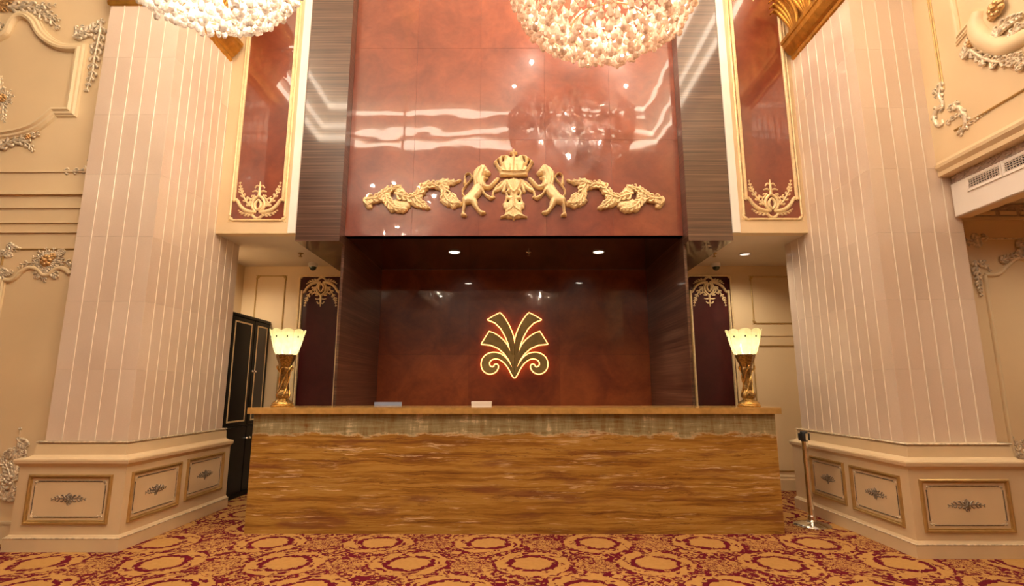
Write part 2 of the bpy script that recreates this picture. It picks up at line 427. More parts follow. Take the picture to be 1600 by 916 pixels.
    def build(s, name, mat, parent=None, base=None, smooth=False, angle=40):
        bb = BASE[parent] if parent is not None else Vector(base or (0, 0, 0))
        return link(name, s.mesh(name, mat, bb, smooth, angle), parent, bb)

def lerp2(a, b, t): return (a[0] + (b[0] - a[0]) * t, a[1] + (b[1] - a[1]) * t)
def acanthus(mb, F, pts, width, n=6, r=None, depth=.8, side=0, n0=0.0, curl=.5, seed=1):
    """leafy sprig: a tapering spine with curling lobes to one side (+1/-1) or both (0)"""
    rg = random.Random(seed)
    sp = catmull([(p[0], p[1], 0) for p in pts], 8); m = len(sp) - 1
    r = r or width * .16
    mb.stroke(F, [(p.x, p.y) for p in sp], [r * (1.05 - .8 * i / m) for i in range(m + 1)], depth, n0, smooth=False)
    for j in range(n):
        f = .06 + .88 * j / max(1, n - 1); i = min(int(f * m), m - 1)
        t = (sp[i + 1] - sp[i]); t = Vector((t.x, t.y)).normalized(); pr = Vector((-t.y, t.x))
        for sg in ((1, -1) if side == 0 else (side,)):
            L = width * (.55 + .55 * math.sin(math.pi * min(1, f * .85 + .2))) * (1 - .45 * f) * rg.uniform(.85, 1.15)
            a = Vector((sp[i].x, sp[i].y)); b = a + (t * .45 + pr * sg * .55) * L; c = b + (t * .5 + pr * sg * (.45 - curl)) * L * .55
            e = c + (t * (.1 - curl * .4) - pr * sg * curl * .6) * L * .3
            q = r * (1 - .45 * f)
            mb.stroke(F, [a, b, c, e], [q * .7, q * 1.05, q * .8, q * .4], depth, n0, seg=5, k=3)
    return mb
def spiral(c, r0, r1, a0, a1, n=14):
    return [(c[0] + (r0 + (r1 - r0) * i / n) * math.cos(a0 + (a1 - a0) * i / n), c[1] + (r0 + (r1 - r0) * i / n) * math.sin(a0 + (a1 - a0) * i / n)) for i in range(n + 1)]
def rosette(mb, F, c, r, petals=6, depth=.8, n0=0.0):
    for k in range(petals):
        a = 2 * math.pi * k / petals
        mb.blob(F, c[0] + r * .6 * math.cos(a), c[1] + r * .6 * math.sin(a), r * .42, depth, n0)
    mb.blob(F, c[0], c[1], r * .36, depth * 1.3, n0 + r * .25)
    return mb

def relief(name, mat, F, polys, strokes=(), holes=(), cell=.004, height=.03, rim=.03, base_n=.01, ridges=(), parent=None, base=None, grow=0.0, n0=0.0, rough=0.0, flat=False):
    """carved relief on a face: outline = union of polygons and tapered strokes, minus holes; domed height, ridges added"""
    allp = [np.array(p, float) for p in polys] + [np.array([q[:2] for q in st[0]], float) for st in strokes]
    lo = np.min([p.min(0) for p in allp], 0) - .05 - grow; hi = np.max([p.max(0) for p in allp], 0) + .05 + grow
    nx, ny = int((hi[0] - lo[0]) / cell) + 2, int((hi[1] - lo[1]) / cell) + 2
    gx, gy = np.meshgrid(lo[0] + np.arange(nx) * cell, lo[1] + np.arange(ny) * cell, indexing='ij')
    G = np.stack([gx.ravel(), gy.ravel()], 1)
    def polysd(p):
        best = np.full(len(G), 1e9); near = np.zeros_like(G); ins = np.zeros(len(G), bool)
        for i in range(len(p)):
            a, b = p[i], p[(i + 1) % len(p)]; d = b - a; L = max(d @ d, 1e-12)
            t = np.clip(((G - a) @ d) / L, 0, 1); c = a + t[:, None] * d; q = np.hypot(*(G - c).T)
            m = q < best; best[m] = q[m]; near[m] = c[m]
            if a[1] != b[1]:
                cr = ((a[1] > G[:, 1]) != (b[1] > G[:, 1])) & (G[:, 0] < (b[0] - a[0]) * (G[:, 1] - a[1]) / (b[1] - a[1]) + a[0])
                ins ^= cr
        return np.where(ins, -best, best), near
    SD = np.full(len(G), 1e9); NR = np.zeros_like(G)
    for p in polys:
        sd, nr = polysd(np.array(p, float)); m = sd < SD; SD[m] = sd[m]; NR[m] = nr[m]
    if grow:
        d = G - NR; L = np.hypot(*d.T)[:, None] + 1e-9
        NR = NR + d / L * grow * np.sign(SD)[:, None]; SD = SD - grow
    def strokesd(pts, rs):
        best = np.full(len(G), 1e9); near = np.zeros_like(G)
        for i in range(len(pts) - 1):
            a, b = np.array(pts[i][:2], float), np.array(pts[i + 1][:2], float); d = b - a; L = max(d @ d, 1e-12)
            t = np.clip(((G - a) @ d) / L, 0, 1); c = a + t[:, None] * d; rr = rs[i] + (rs[i + 1] - rs[i]) * t
            v = G - c; q = np.hypot(*v.T); m = (q - rr) < best; best[m] = (q - rr)[m]
            near[m] = (c + v / (q[:, None] + 1e-9) * rr[:, None])[m]
        return best, near
    for pts, rs in strokes:
        sd, nr = strokesd(pts, rs); m = sd < SD; SD[m] = sd[m]; NR[m] = nr[m]
    for h in holes:
        sd, nr = polysd(np.array(h, float)); sd = -sd; m = sd > SD; SD[m] = sd[m]; NR[m] = nr[m]
    ins = SD < -cell * .12
    dep = np.clip(-SD / rim, 0, 1)
    H = np.full(len(G), base_n + height) if flat else base_n + height * np.sqrt(np.clip(1 - (1 - dep) ** 2, 0, 1))
    for pts, rs, amp in ridges:
        sd, _ = strokesd(pts, rs); H += amp * np.clip(-sd / max(max(rs), 1e-6), 0, 1) ** .6
    if rough:
        H += rough * dep * (np.sin(G[:, 0] * 190 + np.sin(G[:, 1] * 150) * 2) * np.sin(G[:, 1] * 170 + 2 * np.sin(G[:, 0] * 130)))
    I = ins.reshape(nx, ny)
    cells = I[:-1, :-1] | I[1:, :-1] | I[:-1, 1:] | I[1:, 1:]
    used = np.zeros((nx, ny), bool)
    for a, b in ((0, 0), (1, 0), (0, 1), (1, 1)): used[a:nx - 1 + a, b:ny - 1 + b] |= cells
    idx = -np.ones(nx * ny, int); uf = used.ravel(); idx[uf] = np.arange(uf.sum())
    Q = np.where(ins[:, None], G, NR)[uf]; Hn = np.where(ins, H, 0.0)[uf] + n0
    bs = BASE[parent] if parent is not None else Vector(base or (0, 0, 0))
    O = np.array(F.O - bs); V = O + Q[:, :1] * np.array(F.U) + Q[:, 1:] * np.array(F.W) + Hn[:, None] * np.array(F.N)
    ii, jj = np.nonzero(cells); k = lambda a, b: idx[(ii + a) * ny + (jj + b)]
    Fc = np.stack([k(0, 0), k(1, 0), k(1, 1), k(0, 1)], 1)
    me = bpy.data.meshes.new(name); me.from_pydata(V.tolist(), [], Fc.tolist()); me.materials.append(MATS[mat])
    me.shade_smooth(); me.set_sharp_from_angle(angle=R(55))
    return link(name, me, parent, bs)

def frill(poly, amp, step, seed=3):
    rg = random.Random(seed); out = []
    for i in range(len(poly)):
        a, b = Vector(poly[i]), Vector(poly[(i + 1) % len(poly)]); d = b - a; n = max(1, int(d.length / step))
        nn = Vector((-d.y, d.x)).normalized() if d.length > 0 else Vector((0, 0))
        for j in range(n):
            s = (1 if j % 2 else -1) if n > 1 else 0
            out.append(tuple(a + d * (j / n) + nn * amp * s * rg.uniform(.3, 1)))
    return out

def struct(name, mb, mat, parent=None, smooth=False):
    o = mb.build(name, mat, parent, (0, 0, 0) if parent is None else None, smooth)
    if parent is None: o['kind'] = 'structure'
    return o

# ---------------------------------------------------------------- the room
ZT = 8.2
YB, XW = -7.0, 7.0
YA, YN, YU, YR = 7.6, 7.3, 5.68, 5.85          # alcove back, niche back, upper wall, red wall
XB, XV = 3.87, 3.99                             # bulkhead wall, air vent face
AX, PX0 = 1.93, 2.42                            # alcove half width, outer face of the piers
struct('floor', MB().box(-XW, XW, YB, YA + .1, -.06, 0), 'carpet')
struct('wall_rear', MB().box(-XW, XW, YB - .1, YB, 0, ZT), 'dark_walnut')
struct('wall_left', MB().box(-XW - .1, -XW, YB, 4.95, 0, ZT), 'dark_walnut')
struct('wall_right', MB().box(XW, XW + .1, YB, 4.95, 0, 3.0), 'cream_wall')
struct('wall_front_left', MB().box(-XW, -3.95, 4.85, 4.95, 0, ZT), 'cream_wall')
struct('wall_front_right', MB().box(3.95, XW, 4.85, 4.95, 0, ZT), 'cream_wall')
struct('wall_bulkhead', MB().box(XB, 4.1, YB, 4.60, 3.2, ZT), 'cream_wall')
struct('wall_bulkhead_fascia', MB().box(XV, 4.1, YB, 4.60, 2.815, 3.2), 'cream_wall')
struct('ceiling_bulkhead', MB().box(4.1, XW, YB, 4.85, 3.03, 3.1), 'soffit_white')
for sx, sd in ((-1, 'left'), (1, 'right')):
    b = lambda x0, x1, *a: MB().box(min(sx * x0, sx * x1), max(sx * x0, sx * x1), *a)
    struct('wall_upper_' + sd, b(PX0, 3.5, YU, YU + .12, 3.0, ZT), 'cream_wall')
    struct('ceiling_niche_' + sd, b(PX0, 4.05, YU + .12, YN, 3.0, 3.08), 'soffit_white')
    struct('wall_niche_' + sd, b(AX + .03, 4.05, YN, YN + .1, 0, 3.08), 'cream_wall')
    struct('wall_niche_side_' + sd, b(3.79 if sx < 0 else 4.03, 4.1, 6.0, YN, 0, 3.0), 'cream_wall')
    struct('wall_pier_' + sd, b(AX + .0005, PX0, YU, YA + .02, 2.912, ZT), 'zebra_wood')
    struct('trim_%d' % (1 if sx < 0 else 2), b(PX0, PX0 + .085, YU - .018, YU, 3.0, ZT), 'lit_wall_strip')  # strip whitened to paint the glare on the wall margin beside the pier
    w = struct('wall_alcove_' + sd, b(AX, AX + .03, YR + .02, YA + .02, 0, 3.08), 'zebra_wood')
    struct('baseboard_niche_' + sd, MB().sweep([(0, 0), (.025, 0), (.025, .13), (.018, .15), (.022, .17), (.01, .19), (0, .19)],
           [(sx * 3.4 - .62, YN), (sx * 3.4 + .62, YN)]), 'cream_moulding')
    struct('trim_%d' % (3 if sx < 0 else 4), MB().fbox(front(YN), min(sx * 3.05, sx * 4.0), max(sx * 3.05, sx * 4.0), 2.015, 2.035, 0, .012), 'cream_moulding')

# red lacquer panels: upper wall and alcove
def panelled(name, F, us, ws, mat, back_n, thick):
    ob = struct(name, MB().fbox(F, us[0], us[-1], ws[0], ws[-1], -back_n - .1, -back_n), 'dark_gap')
    for i in range(len(us) - 1):
        for j in range(len(ws) - 1):
            MB().chamfer(F, us[i] + .0004, us[i + 1] - .0004, ws[j] + .0007, ws[j + 1] - .0007, -back_n, -back_n + thick, .0008).build('panel', mat, ob)
    return ob
panelled('wall_red_upper', front(YR), [-AX, -1.168, -.398, .372, 1.142, AX], [3.02, 4.19, 5.39, 6.6, ZT], 'red_lacquer', .02, .02)
panelled('wall_alcove_back', front(YA), [-AX, -.64, .65, AX], [0, 1.78, 3.02], 'red_lacquer_dark', .02, .02)
struct('ceiling_alcove', MB().box(-AX, AX, YR + .02, YA, 3.02, 3.08), 'alcove_ceiling_shaded')

# tray ceiling with three lit steps (seen mirrored in the lacquer)
def ring_slab(name, ro, ri, z0, z1):
    (a0, a1, b0, b1), (c0, c1, d0, d1) = ro, ri
    m = MB().box(a0, c0, b0, b1, z0, z1).box(c1, a1, b0, b1, z0, z1).box(c0, c1, b0, d0, z0, z1).box(c0, c1, d1, b1, z0, z1)
    struct(name, m, 'ceiling_cream')
T1, T2, T3 = (-4.4, 3.2, -.37, 4.1), (-4.7, 3.5, -.77, 4.4), (-4.8, 3.62, -.87, 4.5)
ring_slab('ceiling', (-XW, 4.3, YB, 7.6), T3, 7.25, 7.32)
ring_slab('ceiling_step', (-5.6, 4.25, -1.6, 5.3), T2, 7.52, 7.58)
ring_slab('ceiling_step_upper', (-5.6, 4.25, -1.6, 5.3), T1, 7.82, 7.88)
struct('ceiling_tray', MB().box(-5.7, 4.3, -1.7, 5.4, 8.15, 8.22), 'ceiling_cream')
for k, (T, z) in enumerate(((T1, 7.92), (T2, 7.62), (T3, 7.36))):
    x0, x1, y0, y1 = T; e = .05; h = .13
    m = MB().box(x0 - e, x0, y0, y1, z, z + h).box(x1, x1 + e, y0, y1, z, z + h).box(x0 - e, x1 + e, y0 - e, y0, z, z + h).box(x0 - e, x1 + e, y1, y1 + e, z, z + h)
    o = m.build('cove_light', 'cove_glow', None, ((x0 + x1) / 2, (y0 + y1) / 2, z))
    tag(o, ['warm white light line glowing around the innermost top ceiling step', 'warm white light line glowing around the middle ceiling step', 'warm white light line glowing around the lowest ceiling step'][k], 'cove light', 'lit steps of the tray ceiling')

# ---------------------------------------------------------------- columns
def rect_px(F, q):
    c = [F.px(*p) for p in q]
    us = sorted(p[0] for p in c); ws = sorted(p[1] for p in c)
    return (us[0] + us[1]) / 2, (us[2] + us[3]) / 2, (ws[0] + ws[1]) / 2, (ws[2] + ws[3]) / 2
def rect(u0, u1, w0, w1): return [(u0, w0), (u1, w0), (u1, w1), (u0, w1)]
def small_corner(mb, F, c, su, sw, s):
    acanthus(mb, F, [c, (c[0] + su * s, c[1] + sw * s * .12), (c[0] + su * s * 1.6, c[1])], s * .5, 3, s * .16, seed=2)
    acanthus(mb, F, [c, (c[0] + su * s * .12, c[1] + sw * s), (c[0], c[1] + sw * s * 1.6)], s * .5, 3, s * .16, seed=4)
    mb.blob(F, c[0], c[1], s * .34, .9)
def plinth_panel(plinth, F, q):
    u0, u1, w0, w1 = rect_px(F, q)
    prof = [(-.002, 0), (-.002, .012), (.006, .02), (.014, .02), (.02, .008), (.026, .010), (.03, 0)]
    MB().frame_mould(F, rect(u0, u1, w0, w1), prof).build('panel_frame', 'gold_line', plinth)
    i = .052; a0, a1, b0, b1 = u0 + i, u1 - i, w0 + i, w1 - i; c = .03
    mb = MB()
    for p in ([(a0 + c, b0), (a1 - c, b0)], [(a0 + c, b1), (a1 - c, b1)], [(a0, b0 + c), (a0, b1 - c)], [(a1, b0 + c), (a1, b1 - c)]):
        mb.stroke(F, p, .0045, 1.2)
    mb.build('inner_frame', 'silver_dark', plinth, smooth=True)
    for uu, su in ((a0, 1), (a1, -1)):
        for ww, sw in ((b0, 1), (b1, -1)):
            m = MB(); small_corner(m, F, (uu + su * .006, ww + sw * .006), su, sw, .026); m.build('corner_leaf', 'silver_leaf', plinth, smooth=True)
    uc, wc = (u0 + u1) / 2, (w0 + w1) / 2; L = min(.15, (u1 - u0) * .2)
    m = MB()
    for s in (1, -1):
        acanthus(m, F, [(uc, wc), (uc + s * L * .5, wc + .006), (uc + s * L, wc - .002)], .04, 5, .008, seed=5)
    for s in (1, -1): acanthus(m, F, [(uc, wc), (uc + .004, wc + s * .022), (uc, wc + s * .042)], .03, 3, .007, seed=6)
    rosette(m, F, (uc, wc), .018, 6, 1.0)
    m.build('sprig', 'silver_dark', plinth, smooth=True)
def column(label, xa, xb, yf, inner, pl, nt_front, panels, ysh=6.2):
    """xa<xb shaft faces, yf front, inner = +1 when the inner side faces +x; pl = plinth (xa, xb, yf, yb)"""
    t = thing('column', label, 'column', ((xa + xb) / 2, (yf + ysh) / 2, 0), 'tiled columns flanking the counter'); t['kind'] = 'thing'
    g = .012
    MB().box(xa + g, xb - g, yf + g, ysh, .8, 7.3).build('shaft', 'grout', t)
    Z0, Z1, rows = .862, 5.10, 7; hh = (Z1 - Z0) / rows
    Ff = front(yf); xi = xb if inner > 0 else xa
    Fs = faceR(xi) if inner > 0 else faceL(xi)
    for F, a, b, n in ((Ff, xa, xb, nt_front), (Fs, yf, ysh, 11)):
        wd = (b - a) / n
        me = MB().chamfer(Fr((0, 0, 0), F.U, F.N), -wd / 2 + .0004, wd / 2 - .0004, -hh / 2 + .0004, hh / 2 - .0004, -.014, 0, .0006).mesh('tile', 'column_tile')
        ms = MB().chamfer(Fr((0, 0, 0), F.U, F.N), -.006, .006, -(Z1 - Z0) / 2, (Z1 - Z0) / 2, -.012, .0045, .002).mesh('strip', 'tile_strip')
        for i in range(n):
            for j in range(rows): piece('tile', me, t, F.pt(a + wd * (i + .5), Z0 + hh * (j + .5)))
            if i: piece('strip', ms, t, F.pt(a + wd * i, (Z0 + Z1) / 2))
    pa, pb, py, pyb = pl
    prof = [(-.3, 0), (.028, 0), (.028, .095), (.016, .112), (.012, .118), (0, .125), (0, .655), (.008, .672), (.03, .69), (.034, .715), (.03, .725), (-.03, .735),
            (-.055, .75), (-.06, .83), (-.07, .842), (-.07, .858), (-.12, .862), (-.3, .862)]
    path = [(pa, pyb), (pa, py), (pb, py), (pb, pyb)]
    P = MB().sweep(prof, path).build('plinth', 'plinth_cream', t)
    MB().sweep([(.026, .095), (.03, .098), (.0305, .104), (.024, .108), (.02, .104)], path).build('base_bead', 'silver_leaf', P)
    MB().sweep([(-.068, .845), (-.055, .847), (-.053, .855), (-.06, .861), (-.07, .861)], path).build('neck_bead', 'silver_leaf', P)
    Fpf = front(py); Fps = faceR(pb) if inner > 0 else faceL(pa)
    for side, q in panels: plinth_panel(P, Fpf if side == 'f' else Fps, q)
    # gilded capital
    path = [(xa, 4.83), (xa, yf), (xb, yf), (xb, YU - .06)] if inner > 0 else [(xa, YU - .06), (xa, yf), (XB - .14, yf)]
    C = MB().sweep([(0, 5.06), (.02, 5.07), (.025, 5.10), (.02, 5.115), (.05, 5.135), (.10, 5.20), (.115, 5.245), (.13, 5.25), (.135, 5.29), (.12, 5.305), (0, 5.32)], path).build('capital', 'gold_deep', t)
    MB().sweep([(0, 5.3), (.03, 5.32), (.015, 5.6), (.06, 5.95), (.16, 6.1), (.2, 6.12), (.2, 6.25), (0, 6.27)], path).build('capital_bell', 'gold_deep', C)
    def leaf(F, u, s=1.0):
        m = MB()
        for k in range(-3, 4):
            sp = k / 3; top = .52 * s * (1 - .28 * abs(sp)); o = .15 * s * (1 - .4 * abs(sp))
            m.stroke(F, [(u + .02 * sp, 5.32, .03), (u + .09 * sp * s, 5.32 + top * .45, .05), (u + .12 * sp * s, 5.32 + top * .85, .09 + o * .4), (u + .13 * sp * s, 5.32 + top, .10 + o), (u + .13 * sp * s, 5.32 + top * .9, .12 + o * 1.25)],
                     [.02, .03, .032, .028, .018], 1.0, seg=6, k=4)
        m.build('leaf', 'gold_deep', C, smooth=True)
    ue = YU - .22; n = 4
    for i in range(n): leaf(Fs, yf + .06 + (ue - yf - .06) * i / (n - 1), .95 if i % 2 else 1.1)
    for i in range(3): leaf(Ff, xa + .08 + ((xb if inner > 0 else XB - .16) - xa - .16) * i / 2, 1.05)
    return t
colL = column('cream tiled column beside the black lacquer cabinet', -4.02, -3.31, 4.70, 1, (-4.13, -3.235, 4.62, 6.27), 5,
  [('f', [(48, 742), (177, 742), (168, 818), (35, 820)]), ('s', [(206, 738), (283, 722), (277, 790), (198, 815)]), ('s', [(292, 718), (350, 706), (345, 763), (288, 783)])])
colR = column('cream tiled column beside the chrome queue post', 3.255, 4.03, 4.60, -1, (3.165, 4.14, 4.47, 6.27), 6,
  [('f', [(1435, 749), (1574, 749), (1587, 832), (1445, 832)]), ('s', [(1329, 727), (1406, 744), (1415, 825), (1334, 795)]), ('s', [(1267, 712), (1318, 723), (1325, 789), (1270, 772)])])

# ---------------------------------------------------------------- reception counter and what stands on it
YC = 5.15
ct = thing('reception_counter', 'long onyx reception counter with a honey coloured stone top', 'counter', (0, YC + .4, 0))
MB().box(-2.46, 2.46, YC, YC + .04, 0, 1.068).build('front_panel', 'onyx', ct)
for s in (-1, 1): MB().box(min(s * 2.46, s * 2.42), max(s * 2.46, s * 2.42), YC + .04, YC + .75, 0, 1.068).build('side_panel', 'onyx', ct)
F = front(YC - .045)
MB().box(-2.505, 2.505, YC - .045, YC + .55, 1.07, 1.127).build('countertop', 'countertop_stone', ct)
dk = thing('work_desk', 'low dark wooden desk standing behind the onyx counter', 'desk', (0, YC + 1.0, 0))
MB().box(-1.86, 1.86, YC + .80, YC + 1.3, .70, .74).build('desktop', 'zebra_wood', dk)
for xx in (-1.85, 1.81): MB().box(xx, xx + .04, YC + .82, YC + 1.28, 0, .70).build('side_panel', 'zebra_wood', dk)

def lamp(label, x, y):
    z = 1.127
    t = thing('table_lamp', label, 'lamp', (x, y, z), 'lamps on the counter ends')
    MB().lathe((x, y, z), [(0, 0), (.108, 0), (.11, .012), (.10, .022), (.102, .03), (.092, .045), (.07, .06), (.055, .07), (.05, .078), (0, .08)], 28).build('base', 'brass', t, smooth=True)
    m = MB().lathe((x, y, z), [(.045, .07), (.066, .09), (.07, .115), (.06, .14), (.048, .16), (.052, .175), (.046, .2), (.042, .26), (.043, .31), (.05, .35), (.056, .375), (.05, .385), (.06, .41), (.082, .46), (.094, .50), (.088, .505), (0, .505)], 32, flute=8, depth=.12)
    st = m.build('stem', 'brass_dark', t, smooth=True)
    for k in range(5):                                     # vine that climbs the stem
        a0 = k * 2 * math.pi / 5; pts = []; rs = []
        for i in range(13):
            f = i / 12; rr = (.062 - .018 * math.sin(math.pi * min(1, f * 1.1))) + .012 * (f > .85); a = a0 + 2.2 * f
            pts.append((x + rr * math.cos(a), y + rr * math.sin(a), z + .1 + .3 * f)); rs.append(.007 + .004 * math.sin(f * 15))
        MB().tube(pts, rs, 6).build('vine', 'brass', st, smooth=True)
    sh = MB().lathe((x, y, z), [(.06, .50), (.098, .503), (.10, .512), (.06, .515)], 24).build('shade_holder', 'brass_dark', t, smooth=True)
    n = 9
    for k in range(n):                                     # petals of glass
        vs = []; NU, NV = 6, 6; a_c = 2 * math.pi * (k + .3) / n; hw = math.pi / n * .945
        for lay in (0, 1):
            for j in range(NV + 1):
                f = j / NV; r = .098 + .075 * f ** .8 - lay * .005
                for i in range(NU + 1):
                    g = i / NU * 2 - 1; narrow = 1.0 - .16 * max(0, .2 - f) * 5
                    a = a_c + hw * g * narrow
                    zz = z + .505 + .26 * f - (.018 * abs(g) ** 2.2 if j == NV else 0) + (.014 * abs(g) if j == 0 else 0)
                    vs.append((x + r * math.cos(a), y + r * math.sin(a), zz))
        S = (NU + 1) * (NV + 1); fs = []
        for j in range(NV):
            for i in range(NU):
                q = [j * (NU + 1) + i, j * (NU + 1) + i + 1, (j + 1) * (NU + 1) + i + 1, (j + 1) * (NU + 1) + i]
                fs += [tuple(q), tuple(S + p for p in reversed(q))]
        rim = [i for i in range(NU + 1)] + [j * (NU + 1) + NU for j in range(1, NV + 1)] + [NV * (NU + 1) + i for i in range(NU - 1, -1, -1)] + [j * (NU + 1) for j in range(NV - 1, 0, -1)]
        for i in range(len(rim)): a, b = rim[i], rim[(i + 1) % len(rim)]; fs.append((a, S + a, S + b, b))
        pt = MB().add(vs, fs).build('shade_petal', 'shade_glass', t, smooth=True)
        rg = .098 + .075 * .7 ** .8
        d = Vector((math.cos(a_c), math.sin(a_c), 0)); c = Vector((x, y, z + .505 + .26 * .70)) + d * rg
        Fg = Fr(c, (-d.y, d.x, 0), d); MB().blob(Fg, 0, 0, .011, .8, 0, .008).build('gem', 'gem', pt, smooth=True)
    MB().lathe((x, y, z + .52), [(0, 0), (.014, 0), (.016, .03), (.03, .06), (.036, .085), (.03, .11), (.015, .125), (0, .13)], 14).build('bulb', 'bulb_glow', t, smooth=True)
    ld = bpy.data.lights.new('bulb_light', 'POINT'); ld.energy = LAMP_W; ld.color = (1, .86, .60); ld.shadow_soft_size = .03
    lo = bpy.data.objects.new('bulb_light', ld); COL.objects.link(lo); lo.parent = t; lo.location = (0, 0, .655); lo['kind'] = 'helper'
lamp('brass table lamp with petal glass shade on counter end near black cabinet', -2.295, 5.38)
lamp('brass table lamp with petal glass shade on counter end near chrome queue post', 2.325, 5.38)

bx = thing('card_box', 'small plain white box lying on the counter top', 'box', (-.315, 5.32, 1.127))
MB().box(-.412, -.218, 5.27, 5.37, 1.127, 1.165).build('tray', 'white_paper', bx)
MB().box(-.414, -.216, 5.268, 5.372, 1.158, 1.180).build('lid', 'white_paper', bx)
mo = thing('computer_monitor', 'thin grey computer monitor peeking over the counter behind the onyx front', 'monitor', (-1.42, 6.12, .74))
MB().box(-1.57, -1.265, 6.10, 6.125, .82, 1.155).build('back_shell', 'bluish_plastic', mo)
MB().box(-1.56, -1.275, 6.125, 6.13, .83, 1.145).build('screen', 'black_plastic', mo)
MB().box(-1.442, -1.392, 6.075, 6.10, .75, .98).build('stand', 'grey_plastic', mo)
MB().box(-1.52, -1.32, 6.04, 6.18, .74, .755).build('foot', 'grey_plastic', mo)

# queue post
x, y = 2.88, 5.46
qp = thing('queue_post', 'chrome queue post with black belt head beside the column plinth', 'queue post', (x, y, 0))
MB().lathe((x, y, 0), [(0, 0), (.165, 0), (.168, .008), (.16, .016), (.10, .03), (.05, .04), (.04, .05), (.033, .06), (0, .06)], 36).build('base', 'chrome', qp, smooth=True)
MB().lathe((x, y, 0), [(0, .05), (.036, .05), (.036, .09), (.027, .10), (.027, .84), (0, .84)], 20).build('post', 'chrome', qp, smooth=True)
MB().lathe((x, y, 0), [(0, .79), (.033, .79), (.035, .80), (.035, .875), (.03, .885), (0, .887)], 20).build('belt_head', 'black_plastic', qp, smooth=True)
for a in range(4):
    d = Vector((math.cos(a * math.pi / 2), math.sin(a * math.pi / 2), 0)); c = Vector((x, y, .835)) + d * .04
    MB().box(c.x - .012, c.x + .012, c.y - .012, c.y + .012, .80, .868).build('belt_clip', 'chrome' if a % 2 else 'black_plastic', qp)

# black cabinet
XC = -3.36; y0, y1, ys = 6.29, 7.285, 6.86
cb = thing('cabinet', 'tall black lacquer cabinet with thin pale gold inlay beside the column', 'cabinet', (-3.57, 6.79, 0))
MB().box(-3.78, XC - .025, y0, y1, 0, 2.21).build('body', 'black_lacquer', cb)
F = faceR(XC)
for a, b, sgn in ((y0, ys, 1), (ys, y1, -1)):
    for z0, z1 in ((.06, .845), (.865, 2.17)):
        dr = MB().chamfer(F, a + .006, b - .006, z0, z1, -.025, 0, .004).build('door', 'black_lacquer', cb)
        if z0 > .5:
            i = .085
            MB().fbox(F, a + i, b - i, z0 + .05, z1 - .06, 0, .003).build('panel', 'slate_panel' if sgn < 0 else 'black_lacquer', dr)
            MB().frame_mould(F, rect(a + i, b - i, z0 + .05, z1 - .06), [(-.01, 0), (-.01, .006), (.010, .006), (.010, 0)]).build('inlay', 'gold_pale', dr)
        uk = b - .035 if sgn > 0 else a + .035; wk = 1.52 if z0 > .5 else .70
        k = MB(); k.tube([F.pt(uk, wk, 0), F.pt(uk, wk, .03)], .007, 8); k.tube([F.pt(uk, wk, .028), F.pt(uk, wk, .034), F.pt(uk, wk, .046)], [.010, .017, .012], 10); k.build('knob', 'chrome', dr, smooth=True)
MB().fbox(F, y0, y1, 2.175, 2.21, -.03, .006).build('cornice', 'black_lacquer', cb)
MB().fbox(F, y0, y1, 0, .055, -.03, -.01).build('kick_board', 'black_lacquer', cb)

# ---------------------------------------------------------------- gilt framed red panels
def mirror(pts, c, flip=1): return [(c - (p[0] - c), p[1]) for p in pts]
MOULD = [(-.015, 0), (-.015, .014), (-.006, .026), (.006, .026), (.015, .014), (.015, 0)]
THIN = [(-.007, 0), (-.007, .012), (.007, .012), (.007, 0)]
def both(m, F, uc, w0, K, sg, pts, rs, depth=1.0, n0=.004):
    for s in (1, -1):
        m.stroke(F, [(uc + s * p[0] * K, w0 + sg * p[1] * K) for p in pts], [r * K for r in rs] if isinstance(rs, (list, tuple)) else rs * K, depth, n0)
def both_ac(m, F, uc, w0, K, sg, pts, width, n, side=0, r=None, seed=1, n0=.004):
    for s in (1, -1):
        acanthus(m, F, [(uc + s * p[0] * K, w0 + sg * p[1] * K) for p in pts], width * K, n, r * K if r else None, .9, side * s * sg, n0, .5, seed)
def corner_scroll(m, F, c, su, sw, s):
    m.stroke(F, [(c[0] - su * .25 * s, c[1] + sw * 1.1 * s), (c[0] - su * .3 * s, c[1] + sw * .5 * s), (c[0], c[1]), (c[0] + su * .6 * s, c[1] - sw * .25 * s), (c[0] + su * 1.2 * s, c[1] - sw * .15 * s)], [.1 * s, .26 * s, .3 * s, .24 * s, .1 * s], .9)
    acanthus(m, F, [(c[0] + su * .3 * s, c[1] + sw * .3 * s), (c[0] - su * .1 * s, c[1] - sw * .1 * s), (c[0] - su * .5 * s, c[1] - sw * .45 * s)], .5 * s, 3, .12 * s, seed=9)
def cartouche(m, F, uc, w0, K, sg):
    both(m, F, uc, w0, K, sg, [(30, 120), (75, 190), (95, 250), (70, 330), (0, 395)], [22, 26, 24, 22, 20])
    both(m, F, uc, w0, K, sg, [(0, 150), (40, 200), (45, 260), (0, 330)], [20, 26, 24, 14], 1.3, .008)
    both(m, F, uc, w0, K, sg, [(70, 75), (45, 45), (0, 25)], [20, 22, 20])
    both(m, F, uc, w0, K, sg, [(95, 100), (60, 130), (20, 120)], [16, 24, 18])
    both(m, F, uc, w0, K, sg, [(10, 455), (60, 470), (110, 455)], [12, 16, 9])
    both(m, F, uc, w0, K, sg, [(10, 545), (45, 555), (75, 515)], [10, 15, 9])
    m.stroke(F, [(uc, w0 + sg * 390 * K), (uc, w0 + sg * 520 * K), (uc, w0 + sg * 620 * K)], [26 * K, 18 * K, 9 * K], 1.0, .004)
    both_ac(m, F, uc, w0, K, sg, [(60, 400), (120, 330), (170, 350), (215, 330)], 60, 4, 0, 15, 3)
